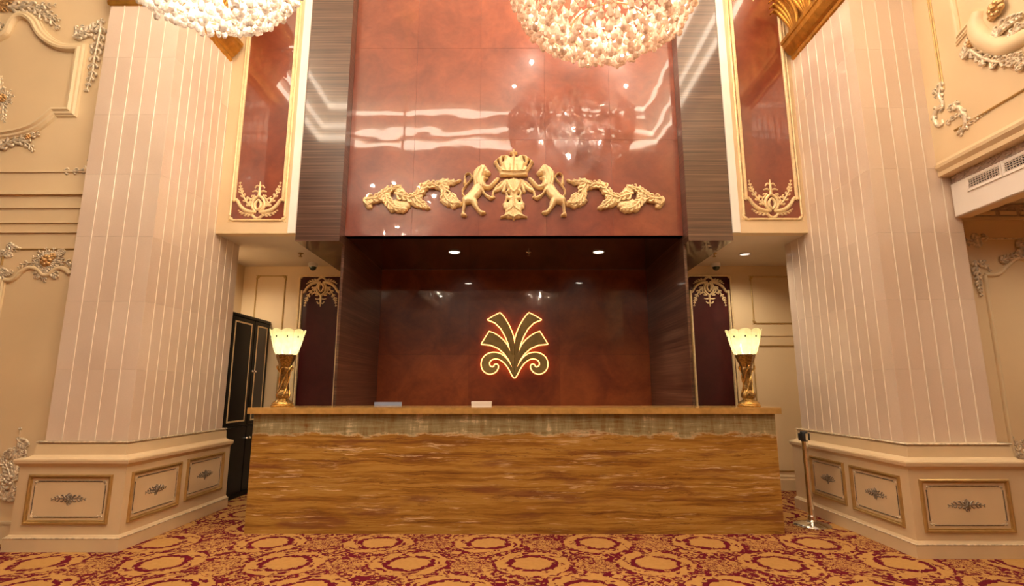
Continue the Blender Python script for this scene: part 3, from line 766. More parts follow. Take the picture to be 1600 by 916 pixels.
def framed_panel(label, uc, hw, z0, z1, y, red, end, K, group, gold):
    """end=-1 main ornament at the bottom, +1 at the top"""
    F = front(y)
    t = thing('gilt_framed_panel', label, 'wall panel', (uc, y, z0), group)
    zb, sg = (z0, 1) if end < 0 else (z1, -1); zo = z1 if end < 0 else z0
    MB().chamfer(F, uc - hw + .01, uc + hw - .01, z0 + .01, z1 - .01, 0, .004, .001).build('red_panel', red, t)
    m = MB()
    c = .05
    for p in ([(uc - hw + c, z0), (uc + hw - c, z0)], [(uc - hw + c, z1), (uc + hw - c, z1)], [(uc - hw, z0 + c), (uc - hw, z1 - c)], [(uc + hw, z0 + c), (uc + hw, z1 - c)]):
        m.frame_mould(F, p, [(-.011, 0), (-.011, .016), (0, .022), (.011, .016), (.011, 0)], False)
    m.build('outer_frame', gold, t)
    for su in (1, -1):
        for ww, sw in ((z0, 1), (z1, -1)):
            q = MB(); corner_scroll(q, F, (uc - su * (hw - .012), ww + sw * .012), su, sw, .06); q.build('corner_scroll', gold, t, smooth=True)
    iw = 378 * K; zs = zb + sg * 300 * K; ze = zo - sg * 300 * K
    for s in (1, -1):
        MB().frame_mould(F, [(uc + s * iw, zs), (uc + s * iw, ze)], [(-.017, .003), (-.017, .018), (-.008, .032), (.008, .032), (.017, .018), (.017, .003)], False).build('inner_rail', gold, t)
    for base, g2 in ((zb, sg), (zo, -sg)):
        m = MB()
        both(m, F, uc, base, K, g2, [(395, 300), (355, 330), (320, 300), (280, 235), (210, 170), (130, 135), (50, 125)], [22, 26, 26, 27, 30, 32, 28])
        m.build('arch', gold, t, smooth=True)
        m = MB()
        cartouche(m, F, uc, base, K, g2)
        both_ac(m, F, uc, base, K, g2, [(60, 110), (150, 100), (230, 120), (300, 165)], 55, 6, -1, 17, 5)
        both_ac(m, F, uc, base, K, g2, [(120, 225), (190, 300), (250, 400), (285, 470), (300, 540), (315, 615)], 62, 7, 0, 17, 8)
        m.build('ornament', gold, t, smooth=True)
    return t
framed_panel('gilt framed red lacquer panel above the niche with the black cabinet', -2.86, .305, 3.15, 6.35, YU, 'red_lacquer', -1, .00073, 'red panels on the upper wall', 'gold_pale')
framed_panel('gilt framed red lacquer panel above the niche with the queue post', 2.88, .32, 3.155, 6.35, YU, 'red_lacquer', -1, .00075, 'red panels on the upper wall', 'gold_pale')
framed_panel('shade-darkened red panel in gilt frame between black cabinet and alcove', -2.69, .305, .35, 2.86, YN, 'red_lacquer_shaded', 1, .00070, 'red panels in the niches', 'gold_pale')
framed_panel('shade-darkened red panel in gilt frame between alcove and cream frames', 2.72, .305, .35, 2.86, YN, 'red_lacquer_shaded', 1, .00070, 'red panels in the niches', 'gold_pale')

# thin gilt frames on the niche walls
def line_frame(label, F, u0, u1, w0, w1, group, mat='gold_line', corners=1.0, base=None):
    b = F.pt((u0 + u1) / 2, w0)
    t = thing('gilt_line_frame', label, 'wall frame', b, group)
    m = MB(); c = .045 * corners
    for p in ([(u0 + c, w0), (u1 - c, w0)], [(u0 + c, w1), (u1 - c, w1)], [(u0, w0 + c), (u0, w1 - c)], [(u1, w0 + c), (u1, w1 - c)]):
        m.frame_mould(F, p, [(-.008, 0), (-.008, .010), (0, .014), (.008, .010), (.008, 0)], False)
    m.build('moulding', mat, t)
    for uu, su in ((u0, 1), (u1, -1)):
        for ww, sw in ((w0, 1), (w1, -1)):
            q = MB(); corner_scroll(q, F, (uu + su * .01, ww + sw * .01), su, sw, .05 * corners); q.build('corner_scroll', mat, t, smooth=True)
    return t
FN = front(YN)
line_frame('narrow gilt line frame above the black cabinet on back wall', FN, -3.60, -3.20, .3, 2.86, 'line frames in the niches')
line_frame('squarish gilt line frame high on cream wall near queue post', FN, 3.31, 3.94, 2.19, 2.845, 'line frames in the niches')
line_frame('tall gilt line frame low on cream wall behind queue post', FN, 3.26, 3.93, .24, 1.88, 'line frames in the niches')
line_frame('gilt line frame on niche side wall over the black cabinet', faceR(-3.79), 6.35, 7.05, 2.3, 2.86, 'line frames in the niches')

# ---------------------------------------------------------------- lion crest on the red wall
FRD = front(YR - .001)
KX, KZ = .00737, .00783
def cr1(l):        # traced outline, first tracing sheet
    return [((560 + x / 7.2727 - 802.5) * KX, 3.198 + (345 - (240 + y / 7.2727)) * KZ) for x, y in l]
def cr2(l): return [((700 + x / 7.635 - 802.0) * KX, 3.198 + (345 - (230 + y / 7.635)) * KZ) for x, y in l]
S1 = KX / 7.2727
crest = thing('lion_crest', 'gilded wall crest of two lions holding a crown on red lacquer', 'crest', (0, YR, 3.2))
lion = [(1365, 158), (1395, 145), (1430, 143), (1452, 172), (1475, 205), (1503, 232), (1502, 250), (1480, 270), (1440, 264), (1430, 280), (1476, 290), (1468, 308), (1442, 312), (1436, 335), (1452, 370), (1485, 372), (1540, 312), (1568, 290), (1596, 288), (1604, 305), (1585, 330), (1540, 385), (1495, 424), (1455, 426), (1425, 420), (1432, 450), (1465, 482), (1512, 500), (1534, 512), (1530, 530), (1495, 546), (1462, 524), (1420, 482), (1402, 462), (1388, 484), (1366, 512), (1345, 530), (1358, 562), (1358, 600), (1392, 656), (1440, 668), (1452, 686), (1430, 704), (1392, 710), (1360, 684), (1310, 624), (1280, 584), (1255, 586), (1222, 596), (1212, 640), (1206, 680), (1236, 708), (1232, 728), (1172, 728), (1164, 706), (1176, 676), (1178, 620), (1184, 572), (1172, 540), (1182, 514), (1230, 478), (1280, 420), (1308, 370), (1302, 330), (1290, 280), (1296, 230), (1330, 188)]
tail = [(1205, 505), (1182, 470), (1186, 420), (1230, 362), (1274, 312), (1284, 272), (1262, 242), (1230, 240), (1206, 268), (1204, 300), (1206, 330), (1199, 362)]
tail_r = [12, 11, 10, 9, 9, 9, 9, 9, 9, 15, 18, 4]
mane = [[(1400, 160), (1370, 215), (1345, 290), (1350, 360)], [(1425, 190), (1400, 250), (1385, 320), (1390, 380)], [(1350, 185), (1320, 240), (1312, 310), (1325, 370)], [(1420, 290), (1412, 340), (1420, 400)]]
fol = [(40, 545), (70, 502), (110, 494), (165, 492), (212, 484), (240, 456), (262, 424), (310, 400), (400, 380), (470, 366), (492, 394), (526, 440), (560, 470), (600, 466), (640, 455), (690, 420), (706, 400), (700, 350), (730, 332), (800, 328), (860, 345), (920, 304), (980, 290), (1030, 314), (1100, 320), (1162, 306), (1166, 326), (1112, 352), (1072, 382), (1040, 376), (1016, 400), (1010, 450), (1030, 502), (1058, 452), (1082, 488), (1132, 522), (1152, 556), (1186, 560), (1188, 590), (1130, 622), (1070, 642), (1040, 622), (980, 602), (918, 556), (936, 530), (946, 490), (902, 430), (850, 404), (800, 408), (770, 450), (730, 488), (724, 530), (742, 580), (792, 600), (822, 640), (800, 654), (700, 632), (640, 622), (602, 598), (540, 682), (480, 688), (420, 676), (350, 672), (328, 612), (250, 560), (210, 572), (160, 582), (162, 628), (130, 648), (80, 612), (54, 580)]
fol_hole = [(366, 456), (402, 438), (424, 488), (452, 520), (500, 540), (560, 552), (470, 548), (420, 528), (394, 540), (370, 500)]
veins = [[(90, 540), (220, 520), (300, 470), (380, 410), (480, 400)], [(300, 470), (340, 560), (420, 630), (540, 650)], [(410, 470), (500, 500), (600, 520), (680, 480), (740, 390), (840, 370), (930, 360), (1010, 330), (1110, 335)], [(930, 360), (980, 430), (990, 520), (1060, 580), (1160, 575)], [(640, 510), (690, 570), (780, 620)], [(1060, 470), (1060, 590)], [(110, 600), (120, 530)]]
for s in (1, -1):
    M = (lambda l: l) if s > 0 else (lambda l: [(-p[0], p[1]) for p in l])
    relief('lion', 'gold_pale', FRD, [M(cr1(lion))], [(M([tuple(p) for p in catmull([(q[0], q[1], 0) for q in cr1(tail)], 4)]), [tail_r[min(11, i // 4)] * S1 for i in range(45)])],
           cell=.0042, height=.055, rim=.05, base_n=.02, parent=crest, rough=.0012,
           ridges=[(M(cr1(v)), [14 * S1] * len(v), .012) for v in mane] + [(M(cr1([(1470, 205), (1440, 230)])), [9 * S1] * 2, .008)])
    fo = relief('foliage', 'gold_pale', FRD, [M(frill(cr1(fol), .011, .026, 5))], [], [M(cr1(fol_hole))], cell=.0045, height=.035, rim=.045, base_n=.016, parent=crest, rough=.004,
           ridges=[(M([tuple(p)[:2] for p in catmull([(q[0], q[1], 0) for q in cr1(v)], 4)]), [16 * S1] * ((len(v) - 1) * 4 + 1) if len(v) > 2 else [16 * S1] * 5, .016) for v in veins])
    for vi, v in enumerate(veins):
        q = MB(); acanthus(q, FRD, M(cr1(v)), .085, 3 + int(1.3 * len(v)), .014, 1.0, 0, .050, .55, vi); q.build('leaf', 'gold_pale', fo, smooth=True)
def sym2(l): return l + [(1556 - x, y) for x, y in reversed(l)]
cro = sym2([(612, 368), (604, 312), (578, 272), (560, 240), (535, 206), (546, 180), (590, 150), (622, 120), (660, 109), (700, 111), (738, 134), (760, 128), (755, 106), (728, 94), (735, 74), (760, 75), (765, 46), (778, 30)])
ch = [[(645, 146), (664, 140), (656, 186), (642, 196)], [(578, 178), (594, 172), (626, 248), (612, 256)]]
S2 = KX / 7.635
def M2(l): return [(1556 - x, y) for x, y in l]
relief('crown', 'gold_pale', FRD, [cr2(cro)], [], [cr2(h) for h in ch] + [cr2(M2(h)) for h in ch], cell=.004, height=.06, rim=.06, base_n=.02, parent=crest, rough=.0015,
       ridges=[(cr2(p), [12 * S2] * len(p), .016) for p in ([(612, 355), (778, 362), (944, 355)], [(610, 312), (778, 320), (946, 312)], [(640, 305), (600, 250), (560, 205), (600, 160)], [(680, 300), (660, 220), (690, 150)], [(778, 300), (778, 130)],
                [(916, 305), (956, 250), (996, 205), (956, 160)], [(876, 300), (896, 220), (866, 150)], [(728, 300), (740, 240)], [(828, 300), (816, 240)], [(740, 84), (816, 84)])])
sh = sym2([(778, 380), (742, 394), (690, 402), (655, 420), (668, 460), (700, 512), (672, 560), (684, 600), (672, 650), (645, 690), (650, 740), (680, 760), (672, 812), (618, 836), (616, 862), (662, 848), (720, 860), (760, 862), (770, 884)])
shh = [[(706, 560), (730, 566), (736, 590), (716, 590)], [(700, 640), (726, 646), (716, 668), (696, 664)]]
arm = [(700, 405), (630, 436), (570, 490), (536, 545), (526, 600), (545, 612)]
wing = [(668, 440), (630, 490), (590, 520), (565, 528)]
wing2 = [(680, 460), (660, 520), (650, 545)]
relief('shield', 'gold_pale', FRD, [frill(cr2(sh), .004, .018, 9)], [(cr2(f(q)), [w * S2] * len(q)) for q, w in ((arm, 15), (wing, 26), (wing2, 20)) for f in ((lambda l: l), M2)], [cr2(h) for h in shh] + [cr2(M2(h)) for h in shh],
       cell=.004, height=.035, rim=.04, base_n=.016, parent=crest, rough=.004, ridges=[(cr2(p), [13 * S2] * len(p), .014) for p in ([(778, 400), (778, 860)], [(700, 430), (740, 520), (778, 560)], [(856, 430), (816, 520), (778, 560)], [(700, 780), (778, 720), (856, 780)], [(640, 845), (720, 820), (778, 850), (836, 820), (916, 845)])])

# ---------------------------------------------------------------- backlit emblem in the alcove
FA = front(YA)
def lg(l): return [FA.px(720 + x / 5.09, 470 + y / 5.09) for x, y in l]
def smoothpoly(l, corners=()): return l
emb = thing('backlit_emblem', 'backlit golden leaf emblem on the dark red alcove wall', 'emblem', (.02, YA, 1.45))
l1 = [(218, 155), (262, 128), (312, 103), (332, 122), (358, 158), (385, 205), (406, 255), (420, 300), (427, 345), (427, 440), (405, 430), (392, 400), (380, 345), (356, 285), (322, 225), (275, 178)]
l2 = [(168, 346), (228, 250), (262, 262), (300, 285), (338, 318), (370, 357), (392, 402), (427, 440), (427, 560), (414, 545), (405, 524), (385, 475), (350, 424), (300, 380), (240, 354)]
l3 = [(427, 612), (407, 588), (385, 545), (355, 502), (315, 470), (275, 462), (240, 474), (226, 500), (236, 526), (262, 530), (272, 512), (292, 512), (296, 536), (272, 570), (226, 582), (182, 556), (166, 506), (182, 456), (222, 424), (270, 416), (320, 428), (362, 462), (392, 505), (408, 530), (427, 555)]
MX = lambda l: [(854 - x, y) for x, y in l]
k = 0
for f in ((lambda l: l), MX):
    for l in (l1, l2, l3):
        poly = [tuple(p)[:2] for p in catmull([(q[0], q[1], 0) for q in lg(f(l))], 3, True)] if l is l3 else lg(f(l))
        lf = relief('leaf', 'logo_gold', FA, [poly], cell=.007, height=.006, base_n=.006, parent=emb, n0=.062, flat=True)
        relief('backlight', 'sign_glow', FA, [poly], cell=.008, height=.004, base_n=.004, parent=lf, n0=.048 + .0006 * k, flat=True, grow=.014)
        k += 1

# ---------------------------------------------------------------- ceiling fixtures
def downlight(label, x, y, z, glow, watts, group=None, spot=95, rad=.05):
    t = thing('downlight', label, 'downlight', (x, y, z), group)
    MB().lathe((x, y, z), [(.058, 0), (.075, 0), (.078, -.006), (.07, -.012), (.06, -.008), (.056, .0)], 24).build('rim', 'white_plastic', t, smooth=True)
    MB().lathe((x, y, z), [(0, -.004), (.058, -.004), (.058, -.001), (0, -.001)], 24).build('lens', glow, t)
    if watts:
        ld = bpy.data.lights.new('downlight_beam', 'SPOT'); ld.energy = watts; ld.color = (1, .83, .6); ld.spot_size = R(spot); ld.spot_blend = .8; ld.shadow_soft_size = rad
        lo = bpy.data.objects.new('downlight_beam', ld); COL.objects.link(lo); lo.parent = t; lo.location = (0, 0, -.03); lo['kind'] = 'helper'
downlight('lit round downlight in alcove ceiling, on the black cabinet side', -.756, 6.57, 3.02, 'downlight_glow', DOWN_W, 'alcove downlights')
downlight('lit round downlight in alcove ceiling, on the queue post side', 1.077, 6.57, 3.02, 'downlight_glow', DOWN_W, 'alcove downlights')
downlight('dim round downlight in cream soffit above the queue post niche', 2.957, 6.62, 3.0, 'downlight_soft', NICHE_W, 'niche downlights', 150)
downlight('added unseen downlight in cream soffit above the black cabinet', -3.58, 6.5, 3.0, 'downlight_soft', NICHE_W, 'niche downlights', 150)  # added lamp hidden behind the column, lights this niche wall
downlight('added unseen downlight in the white soffit below the bulkhead', 5.0, 3.7, 3.03, 'downlight_soft', 45, None, 150)  # added lamp out of view, brightens the lower wall under the bulkhead
def sprinkler(label, x, y, z, mat='gold_bronze'):
    t = thing('sprinkler', label, 'sprinkler', (x, y, z), 'ceiling sprinklers')
    MB().lathe((x, y, z), [(0, 0), (.034, 0), (.036, -.005), (.02, -.012), (0, -.012)], 16).build('plate', mat, t, smooth=True)
    MB().tube([(x, y, z - .01), (x, y, z - .045)], .007, 8).build('stem', mat, t)
    MB().lathe((x, y, z), [(0, -.045), (.022, -.045), (.022, -.049), (0, -.049)], 12).build('deflector', mat, t)
sprinkler('small sprinkler head in cream soffit near black cabinet', -2.71, 6.56, 3.0)
sprinkler('small sprinkler head in cream soffit beside the dim downlight', 2.55, 6.58, 3.0)
sprinkler('small sprinkler head in the shaded red alcove ceiling', .19, 6.6, 3.02, 'chrome')
def dome(label, x, y, z):
    t = thing('dome_camera', label, 'security camera', (x, y, z), 'dome cameras')
    MB().lathe((x, y, z), [(0, 0), (.062, 0), (.064, -.02), (.058, -.045), (.05, -.05), (0, -.05)], 24).build('housing', 'white_plastic', t, smooth=True)
    MB().lathe((x, y, z), [(.05, -.048), (.046, -.07), (.034, -.088), (.016, -.098), (0, -.1)], 20).build('dome', 'gem', t, smooth=True)
dome('white dome camera with black lens above panel near black cabinet', -2.76, 7.12, 3.0)
dome('white dome camera with black lens above panel near the sprinkler and dim downlight', 2.78, 7.14, 3.0)

# ---------------------------------------------------------------- ornamented wall beyond the cabinet-side column (faces the room)
FW = front(4.85)
def fp(F, l, s=1.0, ox=0, oy=0): return [F.px(ox + x / s, oy + y / s) for x, y in l]
CM = [(-.035, 0), (-.035, .012), (-.026, .03), (-.01, .034), (.0, .022), (.014, .022), (.024, .012), (.03, .012), (.035, 0)]
zl = 3.667
A = lambda l: fp(FW, l, zl)
UL = -4.365                                    # the upright side of the big shaped panel
hump = A([(0, 215), (40, 190), (62, 140), (100, 98), (155, 92), (205, 128), (240, 190), (290, 238), (345, 266), (400, 276)])
top = [tuple(p)[:2] for p in catmull([(q[0], q[1], 0) for q in hump], 5)]
path = top + [(UL - .08, hump[-1][1] + .0), (UL, hump[-1][1])]
wlow = A([(0, 640)])[0][1]; 
low = A([(320, 645), (265, 695), (200, 738), (110, 768), (0, 785)])
path += [(UL + .0, wlow - .015), (low[0][0], wlow - .015)] + [tuple(p)[:2] for p in catmull([(q[0], q[1], 0) for q in low], 5)][2:]
axis = -5.30
full = path + [(2 * axis - p[0], p[1]) for p in reversed(path)]
t = thing('shaped_wall_panel', 'big shaped cream wall moulding with silver leaf sprays and scrolling top', 'wall panel', FW.pt(axis, 3.6))
MB().frame_mould(FW, full, [(a * 1.45, b * 1.6) for a, b in CM]).build('moulding', 'cream_moulding', t)
for sprays, mat in (
    ([([(60, 50), (130, 45), (200, 50), (250, 90), (300, 120), (345, 175)], 60, 8), ([(210, 60), (260, 40), (320, 35)], 40, 4), ([(250, 90), (300, 90), (345, 120)], 36, 4)], 'silver_leaf'),
    ([([(430, 218), (470, 200), (520, 180), (560, 145), (590, 125)], 55, 7), ([(440, 185), (460, 170), (480, 175)], 40, 3), ([(585, 150), (575, 210), (560, 280), (545, 350), (535, 420), (515, 480), (498, 530)], 50, 10)], 'silver_leaf'),
    ([([(0, 850), (60, 820), (120, 800), (180, 785), (225, 770)], 50, 7), ([(120, 810), (170, 830), (195, 865)], 36, 4)], 'silver_leaf'),
    ([([(0, 20), (40, 10), (90, 5)], 40, 4), ([(0, 40), (30, 50), (70, 60)], 40, 4)], 'rose_gold')):
    m = MB()
    m2 = MB()
    for q, w, n in sprays:
        acanthus(m, FW, A(q), w * .0019, n, w * .00036, 1.0, 0, .012, .55, n)
        acanthus(m2, FW, [(2 * axis - p[0], p[1]) for p in A(q)], w * .0019, n, w * .00036, 1.0, 0, .012, .55, n)
    m.build('leaf_spray', mat, t, smooth=True); m2.build('leaf_spray', mat, t, smooth=True)
m = MB(); c = A([(28, 160)])[0]; m.stroke(FW, spiral(c, .055, .008, 2.0, 9.5), [.018] * 12 + [.014] * 3, 1.0, .01); m.build('scroll', 'silver_leaf', t, smooth=True)
m = MB(); c = A([(172, 790)])[0]; rosette(m, FW, c, .032, 6, 1.1, .02); m.build('rose', 'rose_gold', t, smooth=True)
t = thing('leaf_rosette', 'silver and gold leaf rosette inside the big shaped cream moulding', 'wall ornament', FW.pt(*A([(20, 570)])[0]))
m = MB(); c = A([(22, 565)])[0]
for a in range(0, 360, 40): acanthus(m, FW, [c, (c[0] + .05 * math.cos(R(a)), c[1] + .05 * math.sin(R(a))), (c[0] + .10 * math.cos(R(a + 14)), c[1] + .11 * math.sin(R(a + 14)))], .045, 3, .012, 1.0, 0, .004)
acanthus(m, FW, A([(20, 600), (15, 650), (25, 700)]), .06, 5, .012); acanthus(m, FW, A([(5, 520), (0, 470), (5, 440)]), .05, 4, .012)
m.build('leaves', 'silver_leaf', t, smooth=True)
m = MB(); rosette(m, FW, c, .045, 7, 1.1, .014); m.build('rose', 'rose_gold', t, smooth=True)
# horizontal mouldings of that wall
for k, (w, h, d) in enumerate(((3.372, .016, .014), (3.172, .012, .012), (3.148, .026, .03), (3.008, .016, .016), (2.86, .016, .016), (2.764, .016, .018))):
    struct('trim_%d' % (5 + k), MB().fbox(FW, -6.9, -4.03, w - h / 2, w + h / 2, 0, d), 'cream_moulding')
struct('baseboard_left', MB().fbox(FW, -6.9, -4.14, 0, .16, 0, .025).fbox(FW, -6.9, -4.14, .16, .18, 0, .035), 'cream_moulding')
m = MB(); acanthus(m, FW, fp(FW, [(100, 267), (120, 268), (134, 265), (139, 248)]), .05, 5, .014, 1.0)
m.stroke(FW, fp(FW, [(98, 268), (118, 268), (133, 266)]), [.006, .016, .02], 1.0)
tag(m.build('rod_finial', 'silver_leaf', None, FW.pt(*fp(FW, [(120, 268)])[0]), smooth=True), 'small silver leaf finial ending the line moulding beside the tiled column', 'wall ornament')
# lower panel with shell crest
B8 = lambda l: fp(FW, [(x / 9.16, 360 + y / 9.16) for x, y in l])
t = thing('crested_wall_panel', 'cream wall panel moulding topped with a silver and gold leaf crest', 'wall panel', FW.pt(-4.6, .3))
q = B8([(70, 715), (150, 722), (230, 680), (310, 600), (400, 545), (480, 540), (560, 575), (620, 640), (700, 640), (770, 580), (830, 548), (900, 548), (960, 580), (1010, 630)])
m = MB(); m.stroke(FW, q, .022, 1.1); 
e0, e1 = q[0], q[-1]
m.frame_mould(FW, [(e0[0] - .02, e0[1]), (e0[0] - .02, .35)], CM, False)
m.build('moulding', 'cream_moulding', t, smooth=True)
m = MB(); c = B8([(690, 440)])[0]
for a in range(0, 360, 30): acanthus(m, FW, [c, (c[0] + .07 * math.cos(R(a)), c[1] + .06 * math.sin(R(a))), (c[0] + .145 * math.cos(R(a + 12)), c[1] + .12 * math.sin(R(a + 12)))], .05, 4, .012, 1.0, 0, .01)
for pts in ([(660, 560), (640, 640), (650, 740)], [(580, 600), (540, 640), (560, 670)], [(740, 600), (800, 640), (780, 680)], [(600, 500), (480, 470), (350, 490), (270, 540)], [(780, 480), (900, 460), (1010, 470), (1020, 560)], [(820, 330), (880, 320), (930, 290)]):
    acanthus(m, FW, B8(pts), .05, 5, .011, 1.0, 0, .008)
m.build('leaf_crest', 'silver_leaf', t, smooth=True)
m = MB(); rosette(m, FW, c, .06, 7, .9, .02); rosette(m, FW, (c[0] + .05, c[1] + .04), .035, 6, .9, .02); m.build('rose', 'rose_gold', t, smooth=True)
m = MB()
for pts in ([(20, 560), (70, 600), (130, 640)], [(10, 640), (60, 650), (140, 610), (200, 590)]): acanthus(m, FW, B8(pts), .05, 5, .012, 1.0, 0, .01)
m.build('leaf_corner', 'silver_leaf', t, smooth=True)
t = thing('rod_moulding', 'thin gold rod with a silver corner knot above the leaf crested panel', 'wall frame', FW.pt(-4.5, 2.5))
m = MB(); m.stroke(FW, B8([(170, 275), (600, 272), (1070, 272)]), .009, 1.2); m.stroke(FW, B8([(50, 370), (20, 500)]), .010, 1.2); m.build('rod', 'gold_line', t, smooth=True)
m = MB()
for pts in ([(150, 215), (180, 250), (230, 270), (290, 270)], [(0, 310), (60, 330), (120, 310), (170, 250)], [(60, 350), (120, 340), (160, 370)], [(120, 200), (150, 230), (140, 290)]): acanthus(m, FW, B8(pts), .045, 4, .016, 1.0)
m.build('corner_knot', 'silver_leaf', t, smooth=True)
# silver foot spray beside the plinth
C5 = lambda l: fp(FW, [(x / 5.72, 640 + y / 5.72) for x, y in l])
t = thing('foot_spray', 'silver leaf spray rising from the wall foot beside the column plinth', 'wall ornament', FW.pt(*C5([(80, 830)])[0]))
m = MB()
for pts in ([(60, 820), (110, 700), (130, 560), (140, 430), (160, 330), (180, 230), (185, 160)], [(100, 600), (60, 500), (10, 450)], [(90, 700), (40, 620), (0, 600)], [(130, 480), (190, 420), (215, 370)], [(120, 640), (160, 560), (170, 520)], [(60, 800), (120, 770), (140, 700)], [(60, 780), (10, 740), (0, 700)], [(140, 360), (90, 400), (40, 400)], [(170, 280), (215, 310), (235, 330)]):
    acanthus(m, FW, C5(pts), .065, 6, .013, 1.1, 0, .004, .6, len(pts) + pts[0][0])
m.build('leaves', 'silver_leaf', t, smooth=True)
for p in ([(100, 620)], [(120, 600)], [(85, 650)], [(110, 660)], [(60, 800)], [(80, 700)]): MB().blob(FW, *C5(p)[0], .018, 1.0, .02).build('berry', 'silver_leaf', t, smooth=True)

# ---------------------------------------------------------------- bulkhead wall on the queue-post side
FB = faceL(XB - .001); FV = faceL(XV)
zr = 3.817
D7 = lambda l: fp(FB, [(1420 + x / zr, y / zr) for x, y in l])
t = thing('line_panel_frame', 'double gold rod frame with silver scroll corner on the bulkhead wall', 'wall frame', FB.pt(4.3, 3.6))
uv = D7([(175, 350)])[0][0]; wh = D7([(570, 605)])[0][1]
m = MB()
for o in (-.012, .012): m.stroke(FB, [(uv + o, 3.95), (uv + o, 7.0)], .007, 1.2)
m.stroke(FB, [(4.35, wh), (1.2, wh)], .011, 1.2)
m.build('rod', 'gold_line', t, smooth=True)
m = MB()
for pts, w, n in (([(195, 490), (190, 560), (205, 630)], .05, 5), ([(215, 640), (165, 660), (155, 720), (190, 752)], .05, 5), ([(270, 620), (320, 670), (350, 730), (320, 790), (295, 795)], .055, 6), ([(300, 790), (370, 730), (430, 690), (485, 660)], .035, 8), ([(230, 740), (270, 700), (300, 690)], .04, 4), ([(150, 540), (170, 560), (160, 580)], .04, 3), ([(240, 650), (280, 630), (290, 610)], .05, 4)):
    acanthus(m, FB, D7(pts), w, n, w * .3, 1.1, 0, .004, .5, n)
m.stroke(FB, D7([(192, 500), (185, 570), (205, 620), (175, 650), (155, 700), (175, 750), (205, 740), (200, 715)]), [.008, .018, .018, .02, .022, .02, .014, .008], 1.0, .002)
m.stroke(FB, D7([(270, 640), (300, 640), (335, 690), (340, 750), (300, 795)]), [.012, .022, .024, .02, .012], 1.0, .002)
m.build('corner_scroll', 'silver_leaf', t, smooth=True)
t = thing('carved_cartouche', 'large carved cream cartouche fringed with silver and rose gold leaves', 'wall ornament', FB.pt(3.6, 4.2))
q = D7([(415, 70), (400, 150), (430, 220), (500, 262), (580, 275), (687, 225), (790, 150)])
m = MB(); m.stroke(FB, q, [.05, .07, .08, .08, .075, .065, .05], .8); m.build('scroll', 'cream_moulding', t, smooth=True)
q0 = D7([(300, 235)])[0]; q1 = D7([(430, 80)])[0]
m = MB(); m.frame_mould(FB, [(q0[0], 7.0), q0, q1], CM, False); m.build('moulding', 'cream_moulding', t)
m = MB()
for pts, w, n in (([(340, 350), (360, 290), (380, 215)], .07, 6), ([(390, 300), (450, 340), (540, 370), (620, 350), (687, 320)], .08, 8), ([(440, 390), (470, 350), (500, 330)], .05, 4), ([(510, 400), (540, 350)] + [(560, 320)], .05, 4), ([(545, 220), (560, 170), (630, 120), (687, 90)], .08, 7), ([(600, 390), (650, 350), (700, 340)], .06, 5), ([(630, 240), (650, 180), (700, 150)], .06, 5), ([(660, 420), (690, 380), (720, 360)], .06, 4)):
    acanthus(m, FB, D7(pts), w, n, w * .24, 1.2, 0, .02, .55, n)
m.build('leaf_fringe', 'silver_leaf', t, smooth=True)
for p, r, nn in (((545, 50), .075, .03), ((515, 95), .045, .02), ((385, 260), .035, .03)): rosette(MB(), FB, D7([p])[0], r, 7, 1.0, nn).build('rose', 'rose_gold', t, smooth=True)
struct('trim_11', MB().sweep([(-.1, 3.235), (.0, 3.24), (.03, 3.27), (.035, 3.295), (.015, 3.305), (.01, 3.33), (0, 3.335)], [(XB, 4.58), (XB, -6.9)]), 'cream_moulding')
t = thing('leaf_frieze', 'mauve carved leaf frieze running above the white air vent box', 'frieze', FV.pt(1, 3.22))
MB().fbox(FV, 1.0, 4.585, 3.125, 3.235, .001, .012).build('backing', 'frieze_mauve', t)
mm = MB(); F0 = Fr((0, 0, 0), FV.U, FV.N)
acanthus(mm, F0, [(-.06, -.02), (-.02, .0), (.03, .02), (.06, .0)], .045, 4, .010, 1.0); mm.blob(F0, .07, 0, .016, .8); mm.stroke(F0, [(-.07, .04), (.07, .04)], .006); mm.stroke(F0, [(-.07, -.045), (.07, -.045)], .006)
me = mm.mesh('leaf_motif', 'frieze_mauve', smooth=True)
for k in range(14): piece('leaf_motif', me, t, FV.pt(4.50 - .15 * k, 3.18, .012))
t = thing('air_vent', 'white air conditioning duct box with slotted grilles under the bulkhead', 'air vent', FV.pt(3, 2.87))
MB().chamfer(FV, 1.0, 4.585, 2.815, 3.122, .001, .035, .006).build('duct_box', 'duct_white', t)
for k in range(5):
    a1 = 4.40 - k * .345; a0 = a1 - .315; w0, w1 = 3.0, 3.10
    g = MB().frame_mould(FV, rect(a0, a1, w0, w1), [(-.012, .035), (-.012, .046), (.012, .042), (.012, .035)]).build('grille', 'duct_white', t)
    MB().fbox(FV, a0, a1, w0, w1, .0352, .0358).build('grille_back', 'dark_gap', g)
    for j in range(5):
        w = w0 + (j + .5) * (w1 - w0) / 5 + .004
        MB().add([FV.pt(u, w + d, n) for u in (a0, a1) for d, n in ((0, .036), (.005, .044), (.003, .046), (-.003, .038))], [(0, 1, 2, 3), (4, 7, 6, 5), (0, 4, 5, 1), (1, 5, 6, 2), (2, 6, 7, 3), (3, 7, 4, 0)]).build('slat', 'duct_white', g)
    for j in range(1, 12): MB().fbox(FV, a0 + (a1 - a0) * j / 12 - .0015, a0 + (a1 - a0) * j / 12 + .0015, w0, w1, .036, .041).build('vane', 'duct_white', g)
